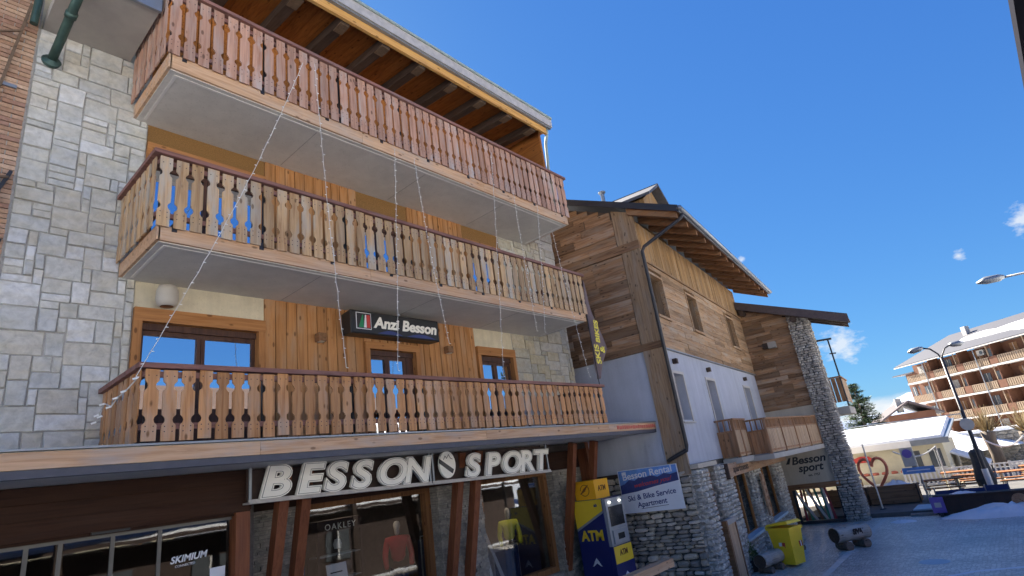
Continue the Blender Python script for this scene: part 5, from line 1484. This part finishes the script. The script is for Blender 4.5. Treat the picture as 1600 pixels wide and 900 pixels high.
# upper snowy lot, cars under snow? -> rocks and rail of the slope behind the low building
snow_heap('snow_bank', (52, 9, .5), 7, 9, 1.7, 'snow bank with bare patches above the low cream building', None, 'snow bank', seed=12)
t = thing('slope_rail', 'grey handrail on the snowy lot above the cream building', 'rail', (46.5, 0, 2.2))
MB().tube([(0,3.0,.6),(0,9.5,.75)], .04, 6).tube([(0,3.0,.25),(0,9.5,.4)], .03, 6).build('bars', 'zinc', t)
for y in (3.0, 4.6, 6.2, 7.8, 9.4): MB().tube([(0,y,-1.9),(0,y,.65)], .04, 6).build('post', 'zinc', t)
# sign post
sp_ = thing('road_sign', 'blue no parking disc with grey plate and blue arrow board', 'sign', (28.5, 3.85, GT))
MB().tube([(0,0,0),(0,0,2.15)], .03, 8).build('post', 'zinc', sp_)
box('plate', 'ski_grey', sp_, -.045, -.032, .0, .42, 1.42, 2.15)
MB().tube([(-.05,.2,1.92),(-.06,.2,1.92)], .17, 20).build('disc', 'poster_violet', sp_)
box('arrow_board', 'print_blue', sp_, -.05, -.03, -.55, .55, 1.14, 1.38); box('arrow_stripe', 'print_white', sp_, -.054, -.0505, -.4, .4, 1.24, 1.28)
# thin pole and garland posts
for (x, y, h, lb) in ((27.6, 5.35, 2.55, 'thin grey pole standing in front of the heart'), (31.5, 3.35, 2.0, 'white garland post by the terrace tables'), (31.5, .35, 2.0, 'white garland post nearest the right edge')):
    t = thing('thin_pole', lb, 'pole', (x, y, GT)); MB().tube([(0,0,0),(0,0,h)], .028, 8).build('shaft', 'wire', t); MB().tube([(0,0,0),(0,0,.03)], .12, 10).build('foot', 'metal_dark', t)
t = thing('garland', 'pale rope garland sagging between the white terrace posts', 'garland', (31.5, 0, GT+1.95))
g = MB()
for (ya, yb) in ((5.0, 3.35), (.35, 1.6), (.35, -1.8)):
    g.tube([(0, ya+(yb-ya)*k/10, -.32*math.sin(math.pi*k/10)) for k in range(11)], .035, 6)
g.build('rope', 'bulb', t)
# terrace tables
def table(x, y, rzv, label):
    t = thing('terrace_table', label, 'table', (x, y, GT), rzv, 'terrace tables')
    for k in range(4): box('board', 'table_orange', t, -.34+k*.175, -.18+k*.175, -.7, .7, .70, .74)
    for yy in (-.55, .55):
        MB().bar((-.28,yy,0), (.28,yy,.69), .05, .04, (0,1,0)).build('leg', 'yellow_wall', t); MB().bar((.28,yy+.06,0), (-.28,yy+.06,.69), .05, .04, (0,1,0)).build('leg', 'yellow_wall', t)
    for s in (-1, 1): box('bench', 'table_orange', t, s*.62-.12, s*.62+.12, -.7, .7, .42, .46)
    for yy in (-.5, .5): box('bench_bar', 'yellow_wall', t, -.7, .7, yy-.03, yy+.03, .36, .419)
table(30.0, 3.4, R(8), 'orange picnic table nearest the planters'); table(31.0, 2.4, R(-6), 'orange picnic table left of the closed parasol')
table(31.0, .9, R(4), 'orange picnic table right of the closed parasol'); table(33.2, 3.0, 0, 'orange picnic table by the white fence'); table(33.0, .2, 0, 'orange picnic table nearest the right edge')
# white fence
fn = thing('white_fence', 'low white picket fence along the back of the terrace', 'fence', (35, 0, GT))
box('rail', 'white_paint', fn, -.03, .0, -3, 5.4, .74, .80); box('rail', 'white_paint', fn, -.03, .0, -3, 5.4, .12, .17)
pm = MB().box(-.02, 0, -.04, .04, .171, .739).mesh('picket', 'white_paint')
for k in range(46): link('picket', pm, fn, loc=(-.005, -2.9+k*.18, 0))
for y in (-2.98, -.9, 1.2, 3.3, 5.38): box('post', 'white_paint', fn, -.06, -.031, y-.05, y+.05, 0, .86)
# parasol closed
pa_ = thing('closed_parasol', 'closed dark parasol wrapped around its pole behind the blue banners', 'parasol', (30.0, 1.95, GT))
MB().lathe([(.05,.25),(.30,.35),(.34,.6),(.28,1.0),(.24,1.4),(.25,1.62),(.16,1.72),(.0,1.75)], (0,0,0), 12).build('canopy', 'canvas_dark', pa_)
MB().tube([(0,0,0),(0,0,1.9)], .03, 8).build('pole', 'zinc', pa_); MB().lathe([(0,0),(.35,0),(.35,.1),(0,.12)], (0,0,0), 16).build('base', 'kerb_stone', pa_)
# counter and banners
ct = thing('bar_counter', 'dark brown timber counter boxes at the terrace edge', 'counter', (25.85, 0, GZ))
for k in range(9): box('plank', 'dark_brown', ct, -.03, .0, -3.2+k*.73, -2.48+k*.73, .02, .62)
box('top', 'dark_brown', ct, -.08, .45, -3.2, 3.35, .622, .67); box('carcass', 'black_sign', ct, .001, .4, -3.18, 3.33, 0, .62)
MB().tube([(-.035,1.0,.36),(-.06,1.0,.36)], .22, 24).build('round_plaque', 'sign_wood', ct)
bb = thing('blue_banner', 'dark blue banner barrier above the brown counter', 'banner', (26.5, 0, GT))
box('cloth', 'banner_blue', bb, -.02, 0, 1.85, 3.3, .28, .62); box('cloth', 'banner_blue', bb, -.02, .0, 1.2, 1.82, .0, .68)
for y in (1.19, 1.84, 3.32): MB().tube([(0,y,-.02),(0,y,.72)], .025, 8).build('post', 'zinc', bb)
snow_heap('snow_pile', (26.08, 2.5, .165), .15, .42, .07, 'thin strip of snow on the counter under the blue banner', None, 'snow pile', seed=15)
t = thing('price_board', 'small violet poster board at the end of the counter', 'poster', (25.75, 3.25, GZ+.12))
box('panel', 'poster_violet', t, -.03, 0, -.18, .22, 0, .52); box('print', 'ski_grey', t, -.035, -.0305, -.08, .12, .18, .34); box('foot', 'metal_dark', t, -.1, .1, -.05, .05, -.12, 0)
t = thing('entrance_step', 'pale blue step mat between planter and counter', 'step', (26.45, 3.75, GT)); box('mat', 'step_blue', t, 0, 1.4, -.30, .42, 0.0, .05); box('riser', 'kerb_stone', t, -.3, -.01, -.3, .5, -.25, -.06)
# street lamp with two arms
lp = thing('street_lamp', 'two armed street lamp with grey sign disc in the plaza', 'street lamp', (27.5, 1.72, GT))
MB().tube([(0,0,0),(0,0,.7),(0,0,5.3)], [.085,.07,.05], 12).build('post', 'metal_dark', lp, smooth=True)
MB().tube([(0,0,0),(0,0,1.15)], .10, 12).build('white_sleeve', 'white_paint', lp)
MB().tube([(0,0,5.2),(0,.06,5.45),(0,.25,5.70),(0,.5,5.80)], .03, 8).tube([(0,0,5.2),(.05,-.06,5.40),(.1,-.2,5.62),(.15,-.4,5.72)], .03, 8).build('arm', 'metal_dark', lp, smooth=True)
for (a, b_) in (((0,.45,5.80),(0,1.0,5.74)), ((.15,-.35,5.72),(.2,-.85,5.70))):
    a, b_ = Vector(a), Vector(b_); d = b_-a
    MB().tube([a, a+d*.25, a+d*.7, b_], [.05,.10,.11,.03], 12).build('lamp_head', 'zinc', lp, smooth=True)
MB().tube([(-.06,.0,2.75),(-.075,.0,2.75)], .22, 20).build('sign_disc', 'ski_grey', lp)
lp2 = thing('street_lamp', 'street lamp whose head reaches in at the right edge', 'street lamp', (24.0, -3.2, GZ))
MB().tube([(0,0,0),(0,0,6.6)], [.09,.06], 12).build('post', 'metal_dark', lp2, smooth=True)
MB().tube([(0,0,6.55),(0,.3,7.05),(0,1.2,7.22),(0,2.4,7.28)], .035, 8).build('arm', 'ski_grey', lp2, smooth=True)
MB().tube([(0,2.3,7.30),(0,2.45,7.30),(0,2.8,7.32),(0,3.05,7.30)], [.05,.12,.13,.03], 12).build('lamp_head', 'zinc', lp2, smooth=True)
# retaining wall of stone, snow on top
rw = thing('retaining_wall', 'pale stone retaining wall with snow on top behind the terrace', 'wall', (50, 0, GZ))
box('core', 'mortar', rw, .05, 1.0, -14, 6.2, 0, 1.9)
m = rubble_box(.0, .9, -14, 6.2, 0, 1.9, 'x', random.Random(8), (.25, .6), (.18, .32)); m.build('wall_stones', 'ledge_stone', rw, kind='stuff')
box('snow_cap', 'snow', rw, -.05, 1.05, -14, 6.2, 1.902, 2.1)
# snow-covered tarp roof
t = thing('tarp_roof', 'blue shaded snow covered tarpaulin roof beside the parasol', 'tarpaulin', (40, 0, GT))
MB().hexa([(0,2.2,.4),(3,2.2,.4),(3,4.0,1.35),(0,4.0,1.35),(0,2.2,.5),(3,2.2,.5),(3,4.0,1.45),(0,4.0,1.45)]).build('sheet', 'snow', t)
for p in ((.1,2.3,.4),(.1,3.9,1.3),(2.9,2.3,.4),(2.9,3.9,1.3)): MB().tube([(p[0],p[1],0),p], .04, 6).build('leg', 'metal_dark', t)
# pollarded trees
def pollard(loc, h, label, seed, dark=True):
    t = thing('pollard_tree', label, 'tree', loc, 0, 'pollarded trees'); rn = random.Random(seed)
    MB().tube([(0,0,-.2),(.05,.02,h*.4),(-.03,.08,h*.8),(0,.05,h)], [.34,.30,.30,.36], 12).build('trunk', 'trunk', t, smooth=True)
    m = MB()
    for k in range(90):
        a = rn.uniform(0, 6.28); e = rn.uniform(.3, 1.5); L = rn.uniform(.7, 1.6)
        p = Vector((0,.05,h-.05)); d = Vector((math.cos(a)*math.cos(e), math.sin(a)*math.cos(e), math.sin(e)))
        q = p + d*L*.5 + Vector((0,0,.1)); m.tube([p + d*.2, q, q + (d+Vector((0,0,.35))).normalized()*L*.5], [.03,.018,.006], 4)
    m.build('crown', 'twig', t)
pollard((44, 1.9, GZ), 2.1, 'pollarded bare tree in front of the stone retaining wall', 1)
pollard((43, .2, GZ), 1.9, 'dark pollarded tree at the right edge', 2)

# =================================================================== BACKGROUND
# conifer, shrubs
def conifer(loc, h, r0, label, seed):
    t = thing('conifer_tree', label, 'tree', loc); rn = random.Random(seed)
    MB().tube([(0,0,-.5),(0,0,h*.95)], [.22,.03], 8).build('trunk', 'trunk', t)
    m = MB(); z = h*.16
    while z < h*.99:
        q = 1 - z/h; n = 9 if q > .25 else 6
        for k in range(n):
            a = rn.uniform(0, 6.28); L = r0*(q**.75)*rn.uniform(.65, 1.15)+.1
            for j in range(int(26 + L*26)):
                u = rn.uniform(.12, 1); p = Vector((math.cos(a)*L*u, math.sin(a)*L*u, z - .18*L*u + .22*L*u*u + rn.uniform(-.10,.10)))
                p += Vector((rn.uniform(-.2,.2), rn.uniform(-.2,.2), 0))*(.5+.5*u)
                d = Vector((math.cos(a)+rn.uniform(-.8,.8), math.sin(a)+rn.uniform(-.8,.8), rn.uniform(-.3,.5))).normalized()*rn.uniform(.13,.30)
                s = d.cross(Vector((rn.uniform(-.5,.5),rn.uniform(-.5,.5),1))).normalized()*.05
                m.add([p-s, p+s, p+d+s*.4, p+d-s*.4], [(0,1,2,3)])
        z += h*.035
    m.build('crown', 'needle', t)
conifer((64, 11.6, .2), 6.9, 2.3, 'tall dark conifer standing against the cloud bank', 3)
def shrub(loc, rad, n, mat, label, seed, size=.16):
    t = thing('shrub', label, 'shrub', loc, 0, 'shrubs below the conifer'); rn = random.Random(seed)
    m = MB()
    for k in range(7):
        c = (rn.uniform(-.6,.6)*rad[0], rn.uniform(-.6,.6)*rad[1], rad[2]*rn.uniform(.4,1.1))
        leaves(m, c, (rad[0]*.5, rad[1]*.5, rad[2]*.5), n//7, size, rn)
    m.build('foliage', mat, t)
    s = MB()
    for k in range(6): s.tube([(0,0,-.4),(rn.uniform(-.6,.6)*rad[0], rn.uniform(-.6,.6)*rad[1], rad[2]*1.1)], [.05,.015], 5)
    s.build('stems', 'trunk', t)
shrub((58, 12.6, .6), (1.8, 1.6, 1.7), 900, 'leaf_green', 'green shrub left of the conifer', 1)
shrub((57, 10.9, .4), (1.5, 1.3, 1.5), 800, 'leaf_autumn', 'yellow autumn shrub at the foot of the conifer', 2)
shrub((57, 9.2, .4), (1.4, 1.3, 1.3), 700, 'leaf_green', 'green shrub right of the conifer', 3)
shrub((54, 11.8, .3), (1.2, 1.2, .9), 500, 'twig', 'brown low shrub in front of the green shrubs', 4)
# distant chalet
hc = thing('distant_chalet', 'dark roofed chalet far behind between conifer and apartments', 'house', (84, 10.6, .5), R(20))
box('wall', 'apt_wall', hc, -3, 3, -2.2, 2.6, 0, 3.2)
MB().hexa([(-3.6,-2.9,2.7),(3.6,-2.9,2.7),(3.6,.2,4.4),(-3.6,.2,4.4),(-3.6,-2.9,2.9),(3.6,-2.9,2.9),(3.6,.2,4.6),(-3.6,.2,4.6)]).hexa([(-3.6,.2,4.4),(3.6,.2,4.4),(3.6,3.3,2.7),(-3.6,3.3,2.7),(-3.6,.2,4.6),(3.6,.2,4.6),(3.6,3.3,2.9),(-3.6,3.3,2.9)]).build('roof', 'roof_brown', hc)
for y in (-1.2, .3, 1.7):
    o = box('window', 'apt_window', hc, -3.05, -3.0, y-.4, y+.4, 1.3, 2.4); box('frame', 'white_paint', o, -3.08, -3.051, y-.05, y+.05, 1.3, 2.4)
MB().box(-2.2,-1.6,.6,1.2,3.4,5.0).build('chimney', 'mortar', hc)

# apartment block
ap = thing('apartment_block', 'brown apartment block with tiers of balconies and a snowy roof', 'building', (94, -1.0, 0), R(47))
L0, L1 = -34, 15.6
FL = [8.05, 5.1, 2.2, -.75]
box('wall', 'apt_wall', ap, L0, L1, -12, 0, GZ, 10.6)
box('end_wall', 'apt_white', ap, L1+.02, L1+3.2, -9, -1.2, GZ, 5.2)
box('end_wall', 'apt_wall', ap, L1+.02, L1+3.0, -9, -1.0, 5.2, 9.6)
MB().hexa([(L1,-9.5,9.6),(L1+4.2,-9.5,9.6),(L1+4.2,.3,9.6),(L1,.3,9.6),(L1,-9.5,9.75),(L1+4.2,-9.5,9.75),(L1+4.2,.3,9.75),(L1,.3,9.75)]).build('end_roof', 'roof_slate', ap)
for k, z in enumerate((6.3, 3.1, .6)):
    for x in (L1+.9, L1+2.2):
        o = box('window', 'apt_window', ap, x-.4, x+.4, -1.19 if z < 5.2 else -.99, -1.14 if z < 5.2 else -.94, z, z+1.3)
        yy = -1.139 if z < 5.2 else -.939
        box('frame', 'apt_white', o, x-.04, x+.04, yy, yy+.02, z, z+1.3)
rf = MB().hexa([(L0-1,2.3,10.55),(L1+.8,2.3,10.55),(L1-2.0,-6,14.0),(L0-1,-6,14.0),(L0-1,2.3,10.75),(L1+.8,2.3,10.75),(L1-2.0,-6,14.2),(L0-1,-6,14.2)]).hexa([(L0-1,-6,14.0),(L1-2.0,-6,14.0),(L1+.8,-14,10.6),(L0-1,-14,10.6),(L0-1,-6,14.2),(L1-2.0,-6,14.2),(L1+.8,-14,10.75),(L0-1,-14,10.75)]).build('roof', 'roof_slate', ap)
sn = MB(); nn = 24
def rfz(y): return 10.76 + (2.3-y)*(3.45/8.3)
xs = [L0 + (7.5-L0)*i/nn for i in range(nn+1)]; rn = random.Random(4)
lo = [.9 - max(0, (x+6))*.16 + rn.uniform(-.35,.35) for x in xs]; hi = [-2.2 + rn.uniform(-.4,.4) for x in xs]
for i in range(nn):
    a, b_ = xs[i], xs[i+1]
    sn.hexa([(a,lo[i],rfz(lo[i])),(b_,lo[i+1],rfz(lo[i+1])),(b_,hi[i+1],rfz(hi[i+1])),(a,hi[i],rfz(hi[i])),(a,lo[i],rfz(lo[i])+.1),(b_,lo[i+1],rfz(lo[i+1])+.1),(b_,hi[i+1],rfz(hi[i+1])+.12),(a,hi[i],rfz(hi[i])+.12)])
sn.build('roof_snow', 'snow', rf)
box('gutter', 'apt_white', rf, L0-1, L1+.8, 2.3, 2.42, 10.5, 10.62)
for x in (-18, -4.5, 8.5): MB().box(x-.35,x+.35,-4.2,-3.5,12.6,14.4).build('chimney', 'zinc_pale', rf)
for z in FL[:4]:
    box('balcony_slab', 'apt_white', ap, L0, L1-.3, .01, 1.95, z-.22, z)
    x = L1-.4; k = 0
    while x > L0+3:
        a, e = x-3.9, x
        r = MB(); r.box(a+.1, e-.1, 1.80, 1.86, z+.92, z+1.0).box(a+.1, e-.1, 1.80, 1.86, z+.08, z+.15)
        y = a+.2
        while y < e-.2: r.box(y, y+.2, 1.81, 1.85, z+.15, z+.92); y += .29
        r.build('balcony_railing', 'apt_rail', ap)
        box('balcony_panel', 'apt_wall', ap, a-1.1, a, 1.78, 1.88, z+.05, z+1.0)
        MB().box(a-.08, a+.02, 1.70, 1.80, z, z+2.72).build('balcony_post', 'apt_rail', ap)
        box('partition', 'apt_wall', ap, a-.62, a-.5, .0, 1.7, z, z+2.72)
        for xw in (a+1.0, a+2.9):
            o = box('window', rng.choice(('apt_window', 'apt_window', 'shutter_grey', 'rafter_brown')), ap, xw-.5, xw+.5, .0, .05, z+.1, z+2.2); box('frame', 'apt_white', o, xw-.03, xw+.03, .051, .07, z+.1, z+2.2)
        x -= 5.0; k += 1
for x in (11.5, 3.0, -6.0): MB().tube([(x,1.98,GZ),(x,1.98,10.5)], .06, 6).build('downpipe', 'zinc', ap)
t = thing('air_conditioner', 'white air conditioner on the top balcony of the apartment block', 'air conditioner')
t.location = Vector((94,-1.0,0)) + Matrix.Rotation(R(47), 3, 'Z') @ Vector((3.6, .3, 9.6)); t.rotation_euler = (0,0,R(47))
box('case', 'apt_white', t, -.5, .5, -.25, .1, 0, .7); MB().tube([(-.15,.11,.35),(-.15,.12,.35)], .25, 16).build('fan', 'apt_window', t)
# second building far away closing the plaza on the right, out of frame mostly
# =================================================================== BEHIND THE CAMERA (seen only in the window glass and as light)
op = thing('eave_shelter', 'dark eave of a shelter roof overhead at the top right corner', 'shelter', (0, 0, 0), R(-3.2))  # open shelter in place of the opposite building, so bounced light passes under
MB().hexa([(3.5,-.80,6.0),(16,-.80,6.0),(16,-4.0,7.6),(3.5,-4.0,7.6),(3.5,-.80,6.06),(16,-.80,6.06),(16,-4.0,7.66),(3.5,-4.0,7.66)]).build('roof', 'rafter_dark', op)
MB().box(3.5,16,-.80,-.66,5.93,6.09).build('gutter', 'matte_black', op)
for x in (4.5, 10, 15.5): box('post', 'rafter_dark', op, x-.1, x+.1, -3.6, -3.4, GZ, 7.2)
ks = thing('kiosk', 'low dark wooden kiosk with snow roof across the street', 'kiosk', (9, -7.3, GZ))
box('wall', 'dark_brown', ks, -12, 18, -3, 2, 0, 2.9)  # made long and set close to darken the shop glass reflections
r_ = MB().hexa([(-12.6,2.8,3.0),(18.6,2.8,3.0),(18.6,-3.5,4.0),(-12.6,-3.5,4.0),(-12.6,2.8,3.12),(18.6,2.8,3.12),(18.6,-3.5,4.12),(-12.6,-3.5,4.12)]).build('roof', 'dark_brown', ks)
MB().hexa([(-12.5,2.75,3.122),(18.5,2.75,3.122),(18.5,-3.4,4.122),(-12.5,-3.4,4.122),(-12.5,2.7,3.22),(18.5,2.7,3.22),(18.5,-3.3,4.22),(-12.5,-3.3,4.22)]).build('roof_snow', 'snow', r_)
for x in (-3, 0, 3, 6): 
    o = box('window', 'apt_window', ks, x-.6, x+.6, 2.0, 2.05, 1.0, 2.2); box('frame', 'white_paint', o, x-.04, x+.04, 2.051, 2.08, 1.0, 2.2)
for (x, y, w_, h, mt, lb) in ((-14, -26, 16, 9, 'apt_white', 'unseen white house added across the street behind the viewer, left'), (8, -32, 18, 8.5, 'yellow_wall', 'unseen cream house added across the street behind the viewer, middle'), (34, -30, 18, 9, 'apt_white', 'unseen white house added across the street behind the viewer, right')):  # pale houses added out of view to bounce sunlight onto the shaded front
    t = thing('bounce_house', lb, 'house', (x, y, GZ))
    box('wall', mt, t, -w_/2, w_/2, -8, 0, 0, h)
    r_ = MB().hexa([(-w_/2-1,1,h-.3),(w_/2+1,1,h-.3),(w_/2+1,-4,h+2),(-w_/2-1,-4,h+2),(-w_/2-1,1,h),(w_/2+1,1,h),(w_/2+1,-4,h+2.3),(-w_/2-1,-4,h+2.3)]).hexa([(-w_/2-1,-4,h+2),(w_/2+1,-4,h+2),(w_/2+1,-9,h-.3),(-w_/2-1,-9,h-.3),(-w_/2-1,-4,h+2.3),(w_/2+1,-4,h+2.3),(w_/2+1,-9,h),(-w_/2-1,-9,h)]).build('roof', 'snow', t)
    for i in range(4):
        for z in (1.2, 4.4):
            xw = -w_/2 + w_*(i+.5)/4; o = box('window', 'apt_window', t, xw-.6, xw+.6, 0, .05, z, z+1.5); box('frame', 'balcony_brown', o, xw-.05, xw+.05, .051, .08, z, z+1.5)
